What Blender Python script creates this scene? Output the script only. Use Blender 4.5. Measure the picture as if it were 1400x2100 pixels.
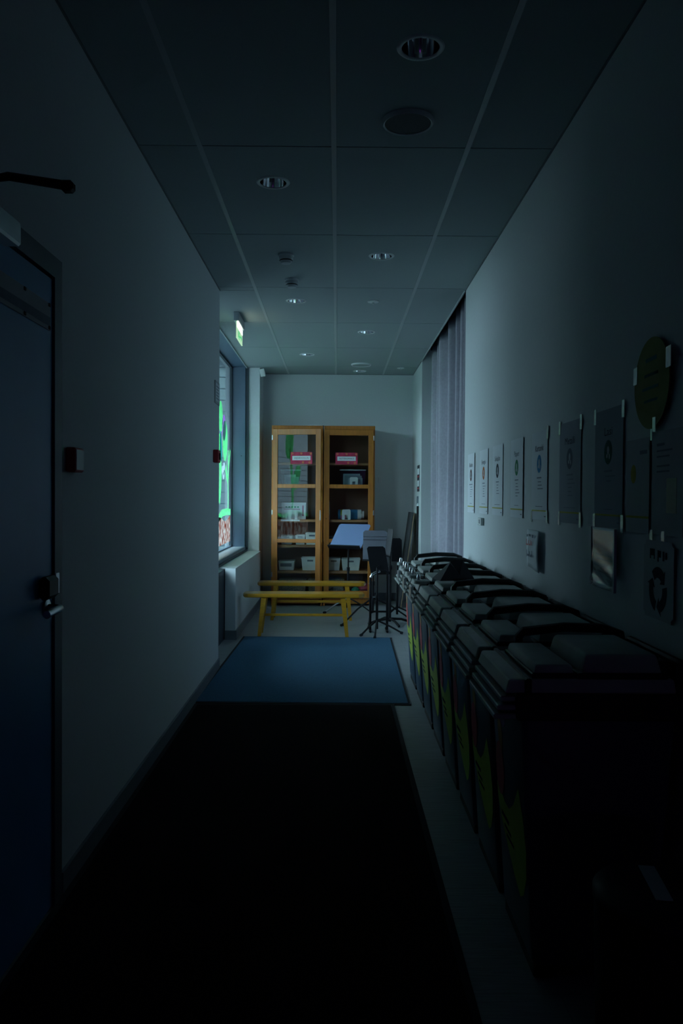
import bpy, bmesh, math, random
from mathutils import Vector, Matrix, Euler
random.seed(7)
scene = bpy.context.scene
for o in list(bpy.data.objects):
    bpy.data.objects.remove(o)
COL = scene.collection
PI = math.pi
R = math.radians

# ------------------------------------------------------------------ camera
cam_d = bpy.data.cameras.new('camera')
cam_d.sensor_fit = 'HORIZONTAL'
cam_d.sensor_width = 24.0
cam_d.lens = 1639.8 / 1400 * 24.0
cam_d.clip_start = 0.02
cam = bpy.data.objects.new('camera', cam_d)
COL.objects.link(cam)
cam.matrix_world = (Matrix.Translation((0, 0, 1.31)) @ Matrix.Rotation(-0.00582, 4, 'Z')
                    @ Matrix.Rotation(PI / 2 - 0.01775, 4, 'X') @ Matrix.Rotation(0.00666, 4, 'Z'))
scene.camera = cam

# ------------------------------------------------------------------ daylight and exposure
world = bpy.data.worlds.new('overcast_sky')
scene.world = world
world.use_nodes = True
bg = world.node_tree.nodes['Background']
bg.inputs['Color'].default_value = (0.60, 0.83, 1.0, 1)
bg.inputs['Strength'].default_value = 11.5


def portal(name, x, y, z, sy, sz):
    """Marks a glazed opening so the sky light through it is sampled well (adds no light itself)."""
    d = bpy.data.lights.new(name, 'AREA')
    d.shape = 'RECTANGLE'
    d.size = sz
    d.size_y = sy
    d.cycles.is_portal = True
    o = bpy.data.objects.new(name, d)
    COL.objects.link(o)
    o.location = (x, y, z)
    o.rotation_euler = (0, -PI / 2, 0)      # emits towards +X, into the corridor
    return o


portal('window_portal', -1.34, 8.58, 1.79, 2.36, 2.2)
portal('door_portal', -1.34, 6.81, 1.42, 0.90, 2.6)

# dim purple lamp, added unseen behind the photographer to tint the near right side
pl = bpy.data.lights.new('purple_tint_lamp', 'AREA')
pl.size = 0.12
pl.energy = 0.4
pl.color = (0.62, 0.12, 1.0)
plo = bpy.data.objects.new('purple_tint_lamp', pl)
COL.objects.link(plo)
plo.location = (0.90, -2.3, 0.75)
plo.rotation_euler = (PI / 2, 0, 0)

scene.view_settings.view_transform = 'Standard'
scene.view_settings.look = 'None'
scene.view_settings.exposure = 0.0
scene.view_settings.gamma = 1.0
scene.view_settings.use_curve_mapping = False
scene.cycles.use_denoising = True
scene.cycles.max_bounces = 10
scene.cycles.diffuse_bounces = 8
scene.cycles.transparent_max_bounces = 16
scene.cycles.sample_clamp_indirect = 4.0


# ------------------------------------------------------------------ materials
MATS = {}


def mat(name, col, rough=0.6, metal=0.0, spec=0.5, var=0.08, scale=20.0, bump=0.0, stretch=(1, 1, 1), coat=0.0):
    m = bpy.data.materials.new(name)
    m.use_nodes = True
    nt = m.node_tree
    b = nt.nodes['Principled BSDF']
    tc = nt.nodes.new('ShaderNodeTexCoord')
    mp = nt.nodes.new('ShaderNodeMapping')
    mp.inputs['Scale'].default_value = stretch
    nz = nt.nodes.new('ShaderNodeTexNoise')
    nz.inputs['Scale'].default_value = scale
    nz.inputs['Detail'].default_value = 4
    nt.links.new(tc.outputs['Object'], mp.inputs['Vector'])
    nt.links.new(mp.outputs['Vector'], nz.inputs['Vector'])
    cr = nt.nodes.new('ShaderNodeValToRGB')
    cr.color_ramp.elements[0].position = 0.3
    cr.color_ramp.elements[1].position = 0.7
    cr.color_ramp.elements[0].color = tuple(max(0, c * (1 - var)) for c in col) + (1,)
    cr.color_ramp.elements[1].color = tuple(min(1, c * (1 + var)) for c in col) + (1,)
    nt.links.new(nz.outputs['Fac'], cr.inputs['Fac'])
    nt.links.new(cr.outputs['Color'], b.inputs['Base Color'])
    b.inputs['Roughness'].default_value = rough
    b.inputs['Metallic'].default_value = metal
    b.inputs['Specular IOR Level'].default_value = spec
    b.inputs['Coat Weight'].default_value = coat
    b.inputs['Coat Roughness'].default_value = 0.12
    if bump:
        bp = nt.nodes.new('ShaderNodeBump')
        bp.inputs['Strength'].default_value = bump
        bp.inputs['Distance'].default_value = 0.004
        nt.links.new(nz.outputs['Fac'], bp.inputs['Height'])
        nt.links.new(bp.outputs['Normal'], b.inputs['Normal'])
    MATS[name] = m
    return m


def glass(name, tint=(0.9, 0.96, 0.97), gloss=1.0, rough=0.0):
    m = bpy.data.materials.new(name)
    m.use_nodes = True
    nt = m.node_tree
    nt.nodes.clear()
    out = nt.nodes.new('ShaderNodeOutputMaterial')
    tr = nt.nodes.new('ShaderNodeBsdfTransparent')
    tr.inputs['Color'].default_value = tint + (1,)
    gl = nt.nodes.new('ShaderNodeBsdfGlossy')
    gl.inputs['Roughness'].default_value = rough
    gl.inputs['Color'].default_value = (gloss, gloss, gloss, 1)
    lw = nt.nodes.new('ShaderNodeLayerWeight')      # Schlick reflectance, the same on both faces of the pane
    lw.inputs['Blend'].default_value = 0.5
    pw = nt.nodes.new('ShaderNodeMath')
    pw.operation = 'POWER'
    pw.inputs[1].default_value = 5.0
    fr = nt.nodes.new('ShaderNodeMath')
    fr.operation = 'MULTIPLY_ADD'
    fr.inputs[1].default_value = 0.96
    fr.inputs[2].default_value = 0.04
    nt.links.new(lw.outputs['Facing'], pw.inputs[0])
    nt.links.new(pw.outputs[0], fr.inputs[0])
    mx = nt.nodes.new('ShaderNodeMixShader')
    nt.links.new(fr.outputs[0], mx.inputs['Fac'])
    nt.links.new(tr.outputs['BSDF'], mx.inputs[1])
    nt.links.new(gl.outputs['BSDF'], mx.inputs[2])
    nt.links.new(mx.outputs['Shader'], out.inputs['Surface'])
    MATS[name] = m
    return m


def translucent(name, col, amt=0.65, var=0.12, scale=30.0, col2=None):
    """Poster paint on glass / thin plastic: light passes through diffusely."""
    m = bpy.data.materials.new(name)
    m.use_nodes = True
    nt = m.node_tree
    nt.nodes.clear()
    out = nt.nodes.new('ShaderNodeOutputMaterial')
    tc = nt.nodes.new('ShaderNodeTexCoord')
    nz = nt.nodes.new('ShaderNodeTexNoise')
    nz.inputs['Scale'].default_value = scale
    nz.inputs['Detail'].default_value = 6
    nt.links.new(tc.outputs['Object'], nz.inputs['Vector'])
    cr = nt.nodes.new('ShaderNodeValToRGB')
    a = col
    b = col2 or tuple(min(1, c * (1 + var)) for c in col)
    cr.color_ramp.elements[0].position = 0.40
    cr.color_ramp.elements[1].position = 0.60
    cr.color_ramp.elements[0].color = tuple(a) + (1,)
    cr.color_ramp.elements[1].color = tuple(b) + (1,)
    nt.links.new(nz.outputs['Fac'], cr.inputs['Fac'])
    t = nt.nodes.new('ShaderNodeBsdfTranslucent')
    d = nt.nodes.new('ShaderNodeBsdfDiffuse')
    mx = nt.nodes.new('ShaderNodeMixShader')
    mx.inputs['Fac'].default_value = amt
    nt.links.new(cr.outputs['Color'], t.inputs['Color'])
    nt.links.new(cr.outputs['Color'], d.inputs['Color'])
    nt.links.new(d.outputs['BSDF'], mx.inputs[1])
    nt.links.new(t.outputs['BSDF'], mx.inputs[2])
    nt.links.new(mx.outputs['Shader'], out.inputs['Surface'])
    MATS[name] = m
    return m


def emit(name, col, s):
    m = bpy.data.materials.new(name)
    m.use_nodes = True
    b = m.node_tree.nodes['Principled BSDF']
    b.inputs['Base Color'].default_value = tuple(col) + (1,)
    b.inputs['Emission Color'].default_value = tuple(col) + (1,)
    b.inputs['Emission Strength'].default_value = s
    MATS[name] = m
    return m


def laminate():
    m = mat('floor_laminate', (0.31, 0.355, 0.37), 0.42, var=0.18, scale=6, stretch=(1.5, 22, 1), bump=0.02)
    nt = m.node_tree
    br = nt.nodes.new('ShaderNodeTexBrick')
    br.inputs['Scale'].default_value = 1.0
    br.inputs['Brick Width'].default_value = 1.2
    br.inputs['Row Height'].default_value = 0.19
    br.inputs['Mortar Size'].default_value = 0.0015
    br.inputs['Color1'].default_value = (0.92, 0.92, 0.92, 1)
    br.inputs['Color2'].default_value = (1, 1, 1, 1)
    br.inputs['Mortar'].default_value = (0.6, 0.6, 0.6, 1)
    tc = [n for n in nt.nodes if n.type == 'TEX_COORD'][0]
    nt.links.new(tc.outputs['Object'], br.inputs['Vector'])
    mx = nt.nodes.new('ShaderNodeMix')
    mx.data_type = 'RGBA'
    mx.blend_type = 'MULTIPLY'
    mx.inputs[0].default_value = 1.0
    cr = [n for n in nt.nodes if n.type == 'VALTORGB'][0]
    nt.links.new(cr.outputs['Color'], mx.inputs[6])
    nt.links.new(br.outputs['Color'], mx.inputs[7])
    nt.links.new(mx.outputs[2], nt.nodes['Principled BSDF'].inputs['Base Color'])
    return m


mat('wall_paint', (0.64, 0.70, 0.715), 0.75, spec=0.25, var=0.02, scale=60, bump=0.05)
mat('ceiling_tile', (0.34, 0.40, 0.41), 0.9, spec=0.15, var=0.03, scale=180, bump=0.08)
mat('tile_grid', (0.41, 0.475, 0.48), 0.45, var=0.01)
mat('grid_shadow', (0.04, 0.05, 0.05), 0.8, var=0.02)
mat('edge_trim', (0.16, 0.19, 0.20), 0.6, var=0.02)
laminate()
mat('baseboard', (0.16, 0.19, 0.22), 0.5, var=0.05)
mat('mat_blue', (0.055, 0.145, 0.235), 0.95, spec=0.1, var=0.30, scale=260, bump=0.6)
mat('mat_black', (0.012, 0.009, 0.010), 0.95, spec=0.05, var=0.35, scale=240, bump=0.6)
mat('rubber', (0.020, 0.024, 0.030), 0.8, spec=0.2)
mat('door_blue', (0.07, 0.25, 0.50), 0.42, spec=0.35, var=0.04, scale=6)
mat('door_frame', (0.08, 0.11, 0.14), 0.5, var=0.03)
mat('steel', (0.55, 0.58, 0.60), 0.28, metal=1.0, var=0.04)
mat('chrome', (0.85, 0.87, 0.9), 0.08, metal=1.0, var=0.01)
mat('black_plastic', (0.008, 0.009, 0.011), 0.5, spec=0.3, var=0.1)
mat('black_metal', (0.008, 0.009, 0.011), 0.55, spec=0.25, var=0.1)
mat('window_steel', (0.085, 0.15, 0.215), 0.42, var=0.05, scale=4)
mat('window_seal', (0.03, 0.05, 0.065), 0.6, var=0.05)
mat('sill_grey', (0.36, 0.43, 0.46), 0.35, var=0.04)
glass('window_glass', (0.93, 0.97, 0.97))
glass('cabinet_glass', (0.93, 0.96, 0.96))
glass('clear_plastic', (0.80, 0.87, 0.88), rough=0.15)
mat('wood_front', (0.46, 0.165, 0.024), 0.42, var=0.16, scale=5, stretch=(9, 9, 1), bump=0.03, coat=0.2)
mat('wood_inner', (0.40, 0.19, 0.08), 0.6, var=0.15, scale=5, stretch=(1, 9, 9))
mat('wood_back', (0.26, 0.16, 0.10), 0.8, var=0.15, scale=4)
mat('bench_wood', (0.50, 0.265, 0.018), 0.30, var=0.14, scale=5, stretch=(1.2, 14, 14), bump=0.02, coat=0.5)
mat('white_plastic', (0.66, 0.72, 0.70), 0.45, var=0.03)
mat('white_enamel', (0.68, 0.73, 0.74), 0.4, var=0.02)
mat('paper', (0.76, 0.82, 0.86), 0.85, spec=0.15, var=0.02, scale=8)
mat('paper_dull', (0.50, 0.54, 0.56), 0.85, spec=0.15, var=0.05, scale=8)
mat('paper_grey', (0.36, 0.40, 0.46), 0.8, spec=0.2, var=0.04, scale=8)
mat('ink', (0.03, 0.035, 0.06), 0.85, spec=0.1)
mat('ink_soft', (0.24, 0.28, 0.33), 0.85, spec=0.1)
mat('red_paint', (0.42, 0.03, 0.04), 0.45, var=0.06)
mat('red_card', (0.50, 0.03, 0.09), 0.7, var=0.35, scale=14)
mat('orange_spot', (0.62, 0.16, 0.07), 0.7)
mat('tape', (0.50, 0.62, 0.60), 0.25, spec=0.6, var=0.08, scale=80)
mat('yellow_stripe', (0.42, 0.40, 0.04), 0.8)
mat('disc_yellow', (0.20, 0.22, 0.04), 0.8, var=0.08, scale=10)
mat('curtain', (0.37, 0.37, 0.43), 0.9, spec=0.1, var=0.07, scale=40, bump=0.1)
mat('bin_body', (0.045, 0.080, 0.120), 0.42, spec=0.4, var=0.08)
mat('bin_lid', (0.40, 0.44, 0.42), 0.5, spec=0.35, var=0.08, scale=12)
mat('bin_black', (0.010, 0.011, 0.013), 0.5, spec=0.3)
mat('leaf_green', (0.42, 0.56, 0.05), 0.55, var=0.05)
mat('petal_red', (0.55, 0.07, 0.075), 0.55)
mat('petal_purple', (0.20, 0.10, 0.30), 0.55)
mat('petal_orange', (0.50, 0.24, 0.04), 0.55)
mat('stand_desk', (0.16, 0.23, 0.40), 0.5, spec=0.4, var=0.05, scale=90)
mat('stand_silver', (0.22, 0.24, 0.29), 0.40, metal=0.5, var=0.04)
mat('dark_card', (0.045, 0.050, 0.065), 0.7, var=0.1)
mat('board_dark', (0.05, 0.055, 0.06), 0.7, var=0.1)
mat('board_edge', (0.45, 0.33, 0.18), 0.7, var=0.1)
mat('wicker', (0.24, 0.21, 0.16), 0.85, var=0.5, scale=60)
mat('toy_green', (0.02, 0.28, 0.14), 0.6)
mat('toy_red', (0.40, 0.03, 0.06), 0.6)
mat('band_blue', (0.05, 0.24, 0.45), 0.4)
mat('band_lime', (0.40, 0.44, 0.05), 0.4)
mat('band_pink', (0.36, 0.10, 0.22), 0.4)
mat('photo_brown', (0.36, 0.29, 0.25), 0.5, var=0.15, scale=18)
mat('brick_paving', (0.11, 0.12, 0.12), 0.85, var=0.12, scale=2)
mat('siding', (0.06, 0.082, 0.078), 0.8, var=0.08, scale=3)
mat('opposite_cladding', (0.10, 0.115, 0.12), 0.8, var=0.08, scale=2)
mat('speaker_grille', (0.06, 0.07, 0.075), 0.7, var=0.3, scale=250, bump=0.5)
translucent('paint_green', (0.34, 0.86, 0.46), 0.75, col2=(0.48, 0.94, 0.60))
translucent('paint_purple', (0.62, 0.42, 0.74), 0.75)
translucent('paint_blue', (0.10, 0.55, 0.62), 0.75)
translucent('paint_white', (0.80, 0.84, 0.88), 0.75)
translucent('paint_soil', (0.42, 0.17, 0.12), 0.75, scale=14, col2=(0.80, 0.74, 0.70))
emit('exit_white', (0.95, 1.0, 0.90), 4.0)
emit('exit_green', (0.06, 0.50, 0.18), 0.9)
emit('exit_pale', (0.52, 0.80, 0.50), 0.8)
for nm, c in (('spot_brown', (0.10, 0.04, 0.04)), ('spot_orange', (0.48, 0.15, 0.04)), ('spot_black', (0.03, 0.035, 0.05)),
              ('spot_green', (0.03, 0.22, 0.10)), ('spot_blue', (0.02, 0.20, 0.42)), ('spot_grey', (0.16, 0.19, 0.23)),
              ('spot_teal', (0.02, 0.15, 0.13)), ('spot_yellow', (0.42, 0.38, 0.05))):
    mat(nm, c, 0.8, spec=0.15, var=0.04)
M = MATS


# ------------------------------------------------------------------ mesh helpers
def bx(bm, x0, x1, y0, y1, z0, z1, bev=0.0, seg=1):
    r = bmesh.ops.create_cube(bm, size=1.0)
    vs = r['verts']
    for v in vs:
        v.co = Vector((x0 + (v.co.x + .5) * (x1 - x0), y0 + (v.co.y + .5) * (y1 - y0), z0 + (v.co.z + .5) * (z1 - z0)))
    if bev:
        es = list({e for v in vs for e in v.link_edges})
        bmesh.ops.bevel(bm, geom=es, offset=bev, segments=seg, profile=0.5, affect='EDGES')
    return bm


def frustum(bm, b, t, z0, z1, bev=0.0, seg=2):
    """b, t = (x0,x1,y0,y1) at z0 and z1."""
    r = bmesh.ops.create_cube(bm, size=1.0)
    vs = r['verts']
    for v in vs:
        q = b if v.co.z < 0 else t
        v.co = Vector((q[0] if v.co.x < 0 else q[1], q[2] if v.co.y < 0 else q[3], z0 if v.co.z < 0 else z1))
    if bev:
        es = list({e for v in vs for e in v.link_edges})
        bmesh.ops.bevel(bm, geom=es, offset=bev, segments=seg, profile=0.5, affect='EDGES')
    return bm


def rings(bm, rs, cap=True, closed=False):
    vr = [[bm.verts.new(p) for p in r] for r in rs]
    n = len(vr[0])
    k = len(vr)
    for i in range(k if closed else k - 1):
        a, b = vr[i], vr[(i + 1) % k]
        for j in range(n):
            bm.faces.new((a[j], a[(j + 1) % n], b[(j + 1) % n], b[j]))
    if cap and not closed:
        bm.faces.new(vr[0][::-1])
        bm.faces.new(vr[-1])
    return bm


def tube(bm, pts, r, n=10, r1=None):
    pts = [Vector(p) for p in pts]
    rs = []
    up = None
    for i, p in enumerate(pts):
        d = (pts[min(i + 1, len(pts) - 1)] - pts[max(i - 1, 0)]).normalized()
        if up is None:
            up = Vector((0, 0, 1)) if abs(d.z) < 0.9 else Vector((1, 0, 0))
        s = d.cross(up).normalized()
        up = s.cross(d).normalized()
        rr = r if r1 is None else r + (r1 - r) * i / (len(pts) - 1)
        rs.append([p + (s * math.cos(a) + up * math.sin(a)) * rr for a in [2 * PI * k / n for k in range(n)]])
    return rings(bm, rs)


def lathe(bm, prof, c=(0, 0, 0), n=32, cap=False):
    rs = [[(c[0] + r * math.cos(2 * PI * k / n), c[1] + r * math.sin(2 * PI * k / n), c[2] + z) for k in range(n)] for r, z in prof]
    return rings(bm, rs, cap=cap)


def prism(bm, poly, a0, a1, axis='y'):
    """poly in the plane across axis: axis y -> (x,z); axis x -> (y,z); axis z -> (x,y)."""
    def P(u, v, a):
        return {'y': (u, a, v), 'x': (a, u, v), 'z': (u, v, a)}[axis]
    return rings(bm, [[P(u, v, a0) for u, v in poly], [P(u, v, a1) for u, v in poly]])


def BM():
    return bmesh.new()


def obj(name, bm, m, parent=None, smooth=False, fix=True):
    if fix:
        bmesh.ops.recalc_face_normals(bm, faces=bm.faces)
    me = bpy.data.meshes.new(name)
    bm.to_mesh(me)
    bm.free()
    me.materials.append(M[m])
    if smooth:
        me.polygons.foreach_set('use_smooth', [True] * len(me.polygons))
        try:
            me.set_sharp_from_angle(angle=R(40))
        except Exception:
            pass
    o = bpy.data.objects.new(name, me)
    COL.objects.link(o)
    if parent is not None:
        o.parent = parent
    return o


def tag(o, label, cat=None, group=None, kind=None):
    if label:
        o['label'] = label
    if cat:
        o['category'] = cat
    if group:
        o['group'] = group
    if kind:
        o['kind'] = kind
    return o


def thing(name, label, cat, loc=(0, 0, 0), rz=0.0, group=None):
    o = bpy.data.objects.new(name, None)
    o.empty_display_size = 0.05
    COL.objects.link(o)
    o.location = loc
    o.rotation_euler = (0, 0, rz)
    return tag(o, label, cat, group)


def struct(name, bm, m, label=None):
    return tag(obj(name, bm, m), label, kind='structure')


def struct_root(name, label=None, loc=(0, 0, 0)):
    o = bpy.data.objects.new(name, None)
    o.empty_display_size = 0.05
    COL.objects.link(o)
    o.location = loc
    return tag(o, label, kind='structure')


def stuff(o):
    o['kind'] = 'stuff'
    return o


def inst(name, src, parent, loc=(0, 0, 0), rot=(0, 0, 0)):
    o = bpy.data.objects.new(name, src)
    COL.objects.link(o)
    o.parent = parent
    o.location = loc
    o.rotation_euler = rot
    return o


def copy_tree(o, parent=None):
    c = o.copy()
    COL.objects.link(c)
    if parent is not None:
        c.parent = parent
    for ch in list(o.children):
        copy_tree(ch, c)
    return c


def text_bm(s, h, width=None):
    """Lettering as flat geometry in the x-z plane, reading from -y, centred on x, base at z=0."""
    cu = bpy.data.curves.new('lettering', 'FONT')
    cu.body = s
    cu.size = h * 1.38
    cu.align_x = 'CENTER'
    cu.resolution_u = 2
    to = bpy.data.objects.new('lettering', cu)
    COL.objects.link(to)
    dg = bpy.context.evaluated_depsgraph_get()
    me = bpy.data.meshes.new_from_object(to.evaluated_get(dg))
    bm = BM()
    bm.from_mesh(me)
    bpy.data.objects.remove(to)
    bpy.data.curves.remove(cu)
    bpy.data.meshes.remove(me)
    xs = [v.co.x for v in bm.verts] or [0, 1]
    k = 1.0
    if width:
        k = width / max(1e-6, max(xs) - min(xs))
    mid = (max(xs) + min(xs)) / 2
    for v in bm.verts:
        v.co = Vector(((v.co.x - mid) * k, 0, v.co.y))
    return bm


def shift(bm, dx=0, dy=0, dz=0):
    bmesh.ops.translate(bm, verts=bm.verts, vec=(dx, dy, dz))
    return bm


def disc(bm, cx, cz, rx, rz, y, n=28):
    bm.faces.new([bm.verts.new((cx + rx * math.cos(2 * PI * k / n), y, cz + rz * math.sin(2 * PI * k / n))) for k in range(n)])
    return bm


# ================================================================== SETTING
CEIL = 2.88
XL, XR = -0.90, 0.96
YB = 10.2

# ---- floor
b = BM()
bx(b, -1.32, 1.52, -2.6, YB + 0.12, -0.10, 0.0)
struct('floor', b, 'floor_laminate', 'pale grey wood-look laminate floor of the corridor')

# ---- left wall with its door opening
DY0, DY1, DZ = 1.60, 2.545, 2.015
b = BM()
bx(b, -1.05, XL, -2.6, DY0, 0, 3.06)
bx(b, -1.05, XL, DY1, 6.105, 0, 3.06)
bx(b, -1.05, XL, DY0, DY1, DZ, 3.06)
bx(b, -1.36, -1.05, 5.98, 6.105, 0, 3.06)
bx(b, -1.36, -1.06, DY0 - 0.3, DY1 + 0.3, -0.05, 3.06)
struct('wall_left', b, 'wall_paint', 'pale painted corridor wall with the blue door')

b = BM()
bx(b, -1.02, -0.925, 7.33, 9.74, 0, 0.655)
bx(b, -1.12, -1.02, 7.42, 9.74, 0, 0.655)
struct('wall_low', b, 'wall_paint', 'low painted wall below the window')

b = BM()
bx(b, -1.36, -0.945, 9.74, YB, 0, 3.06)
struct('wall_pier', b, 'wall_paint', 'narrow painted wall pier between window and back wall')

b = BM()
bx(b, -1.36, 1.52, YB, YB + 0.12, 0, 3.06)
struct('wall_back', b, 'wall_paint', 'pale painted end wall behind the cabinets')

b = BM()
bx(b, XR, 1.52, -2.6, 6.04, 0, 3.06)
bx(b, XR, 1.52, 9.13, YB, 0, 3.06)
bx(b, 1.38, 1.52, 6.04, 9.13, 0, 3.06)
struct('wall_right', b, 'wall_paint', 'pale painted corridor wall with posters and curtain recess')

b = BM()
bx(b, -1.36, 1.52, -2.72, -2.6, 0, 3.06)
struct('wall_front', b, 'wall_paint', 'corridor end wall behind the photographer')

# outer wall above and around the glazing, roof slab
b = BM()
bx(b, -1.36, -1.24, 6.105, 9.74, 2.90, 3.25)
bx(b, -1.36, -1.24, 7.33, 9.74, 0.0, 0.69)
struct('wall_outer', b, 'wall_paint', 'outer wall strip above and below the glazing')
b = BM()
bx(b, -1.40, 1.56, -2.75, YB + 0.15, 3.06, 3.20)
ceil = struct('ceiling', b, 'grid_shadow', 'suspended ceiling of large pale tiles')

# ---- ceiling grid and tiles (parts of the ceiling)
cols = [XL, -0.624, -0.024, 0.576, XR]
rows = [3.607 + 1.2 * k for k in range(-5, 6)] + [YB]
rows = [-2.6] + rows
DL = [(0.281, 2.811), (-0.328, 4.017), (0.279, 5.214), (-0.334, 6.416), (0.270, 7.596), (-0.338, 8.807), (0.270, 9.927)]
HOLE = 0.068


def tile_bm(x0, x1, y0, y1, holes):
    t = 0.016
    bm = BM()
    if not holes:
        bx(bm, x0, x1, y0, y1, CEIL, CEIL + t)
        return bm
    hx, hy = holes[0]
    angs = sorted([2 * PI * k / 32 for k in range(32)] +
                  [math.atan2(yy - hy, xx - hx) % (2 * PI) for xx in (x0, x1) for yy in (y0, y1)])
    outer, inner = [], []
    for a in angs:
        c, s = math.cos(a), math.sin(a)
        ts = []
        if c > 1e-9: ts.append((x1 - hx) / c)
        if c < -1e-9: ts.append((x0 - hx) / c)
        if s > 1e-9: ts.append((y1 - hy) / s)
        if s < -1e-9: ts.append((y0 - hy) / s)
        q = min(ts)
        outer.append((hx + c * q, hy + s * q))
        inner.append((hx + c * HOLE, hy + s * HOLE))
    rs = []
    for pl_, z in ((inner, CEIL), (outer, CEIL), (outer, CEIL + t), (inner, CEIL + t)):
        rs.append([(x, y, z) for x, y in pl_])
    rings(bm, rs, closed=True)
    return bm


for ri in range(len(rows) - 1):
    y0, y1 = rows[ri], rows[ri + 1]
    if y1 - y0 < 0.05:
        continue
    for ci in range(4):
        x0, x1 = cols[ci], cols[ci + 1]
        spans = [(y0, y1, x0)]
        if ci == 0 and y1 > 6.12:
            spans = [(max(y0, 6.11), y1, -1.10)] + ([(y0, 6.11, XL)] if y0 < 6.1 else [])
        for (a, c, xa) in spans:
            l = xa + (0.012 if ci > 0 else 0.006)
            r_ = x1 - (0.012 if ci < 3 else 0.006)
            hs = [h for h in DL if l < h[0] < r_ and a < h[1] < c]
            obj('ceiling_tile', tile_bm(l, r_, a + 0.004, c - 0.004, hs), 'ceiling_tile', ceil)
for x in cols[1:4]:
    b = BM()
    bx(b, x - 0.0115, x + 0.0115, -2.6, YB, CEIL - 0.0015, CEIL + 0.03)
    obj('main_runner', b, 'tile_grid', ceil)
for y in rows[1:-1]:
    b = BM()
    bx(b, XL if y < 6.1 else -1.1, XR, y - 0.012, y + 0.012, CEIL + 0.017, CEIL + 0.02)
    obj('cross_tee', b, 'grid_shadow', ceil)


def trim(name, x0, x1, y0, y1, z0, z1, m, label):
    bb = BM()
    bx(bb, x0, x1, y0, y1, z0, z1)
    return struct(name, bb, m, label)


trim('trim_1', XL, XL + 0.007, -2.6, 6.105, CEIL - 0.006, CEIL + 0.02, 'edge_trim', 'dark shadow-gap trim along the left wall at the ceiling')
trim('trim_2', XR - 0.007, XR, -2.6, 6.04, CEIL - 0.006, CEIL + 0.02, 'edge_trim', 'dark shadow-gap trim along the right wall at the ceiling')
trim('trim_3', -1.106, -1.094, 6.11, 9.74, CEIL - 0.012, CEIL + 0.05, 'tile_grid', 'pale ceiling edge profile beside the window')
trim('trim_4', XR - 0.010, XR, 6.04, 9.13, CEIL - 0.010, CEIL + 0.06, 'tile_grid', 'pale ceiling edge profile in front of the curtain')
trim('trim_5', XR - 0.006, XR, 9.13, YB, CEIL - 0.006, CEIL + 0.02, 'edge_trim', 'short dark ceiling trim in the far right corner')
trim('trim_6', -0.945, XR, YB - 0.006, YB, CEIL - 0.005, CEIL + 0.02, 'edge_trim', 'dark ceiling trim along the back wall')

# ---- baseboards
trim('baseboard_left', XL, XL + 0.012, DY1 + 0.06, 6.105, 0, 0.075, 'baseboard', 'grey-blue baseboard along the left wall')
trim('baseboard_near', XL, XL + 0.012, -2.6, DY0 - 0.06, 0, 0.075, 'baseboard', 'grey-blue baseboard before the door')
trim('baseboard_window', -0.925, -0.913, 7.33, 9.74, 0, 0.085, 'baseboard', 'grey-blue baseboard on the low window wall')
trim('baseboard_end', -1.02, -0.913, 7.318, 7.33, 0, 0.085, 'baseboard', 'grey-blue baseboard on the end of the low wall')
trim('baseboard_back', -0.945, XR, YB - 0.012, YB, 0, 0.10, 'baseboard', 'grey-blue baseboard along the back wall')
trim('baseboard_right', XR - 0.012, XR, -2.6, 6.04, 0, 0.075, 'baseboard', 'grey-blue baseboard behind the bins')
trim('baseboard_stub', XR - 0.012, XR, 9.13, YB, 0, 0.10, 'baseboard', 'grey-blue baseboard on the wall stub past the curtain')

# ---- window_1 (large fixed window with painted pane)
w1 = struct_root('window_1', 'tall fixed window in deep blue-grey metal reveal', (-1.2, 8.55, 0.7))


def wpart(root, name, m, *boxes, bev=0.0):
    bb = BM()
    for q in boxes:
        bx(bb, *q, bev=bev)
    shift(bb, *(-root.location))
    return obj(name, bb, m, root)


wpart(w1, 'reveal_jamb', 'window_steel', (-1.30, -1.115, 9.70, 9.74, 0.70, 2.95))
wpart(w1, 'reveal_jamb', 'window_steel', (-1.30, -1.13, 7.33, 7.42, 0.0, 2.95))
wpart(w1, 'reveal_head', 'window_steel', (-1.30, -1.106, 7.42, 9.70, 2.885, 2.93))
wpart(w1, 'window_sill', 'sill_grey', (-1.30, -1.125, 7.42, 9.70, 0.69, 0.71))
wpart(w1, 'sill_edge', 'window_steel', (-1.125, -1.105, 7.42, 9.74, 0.657, 0.712))
wpart(w1, 'sill_seal', 'window_seal', (-1.105, -1.085, 7.36, 9.74, 0.655, 0.675))
wpart(w1, 'jamb_seal', 'window_seal', (-1.115, -1.08, 9.715, 9.74, 0.68, 2.87))
wpart(w1, 'frame_stile', 'window_seal', (-1.30, -1.272, 9.665, 9.70, 0.71, 2.885))
wpart(w1, 'frame_stile', 'window_seal', (-1.30, -1.272, 7.42, 7.455, 0.71, 2.885))
wpart(w1, 'frame_rail', 'window_seal', (-1.30, -1.272, 7.455, 9.665, 2.862, 2.885))
wpart(w1, 'frame_rail', 'window_steel', (-1.30, -1.272, 7.455, 9.665, 0.71, 0.722))
wpart(w1, 'pane', 'window_glass', (-1.289, -1.283, 7.455, 9.665, 0.722, 2.862))
wpart(w1, 'reveal_screw', 'black_plastic', (-1.165, -1.155, 9.696, 9.70, 1.805, 1.815))

# ---- painted flowers on the pane, inside face
PX = -1.2815


def paint(root, name, m, poly, k=0):
    bb = BM()
    a0 = PX + 0.0006 * k
    prism(bb, poly, a0, a0 + 0.0012, 'x')
    shift(bb, *(-root.location))
    return obj(name, bb, m, root)


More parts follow.
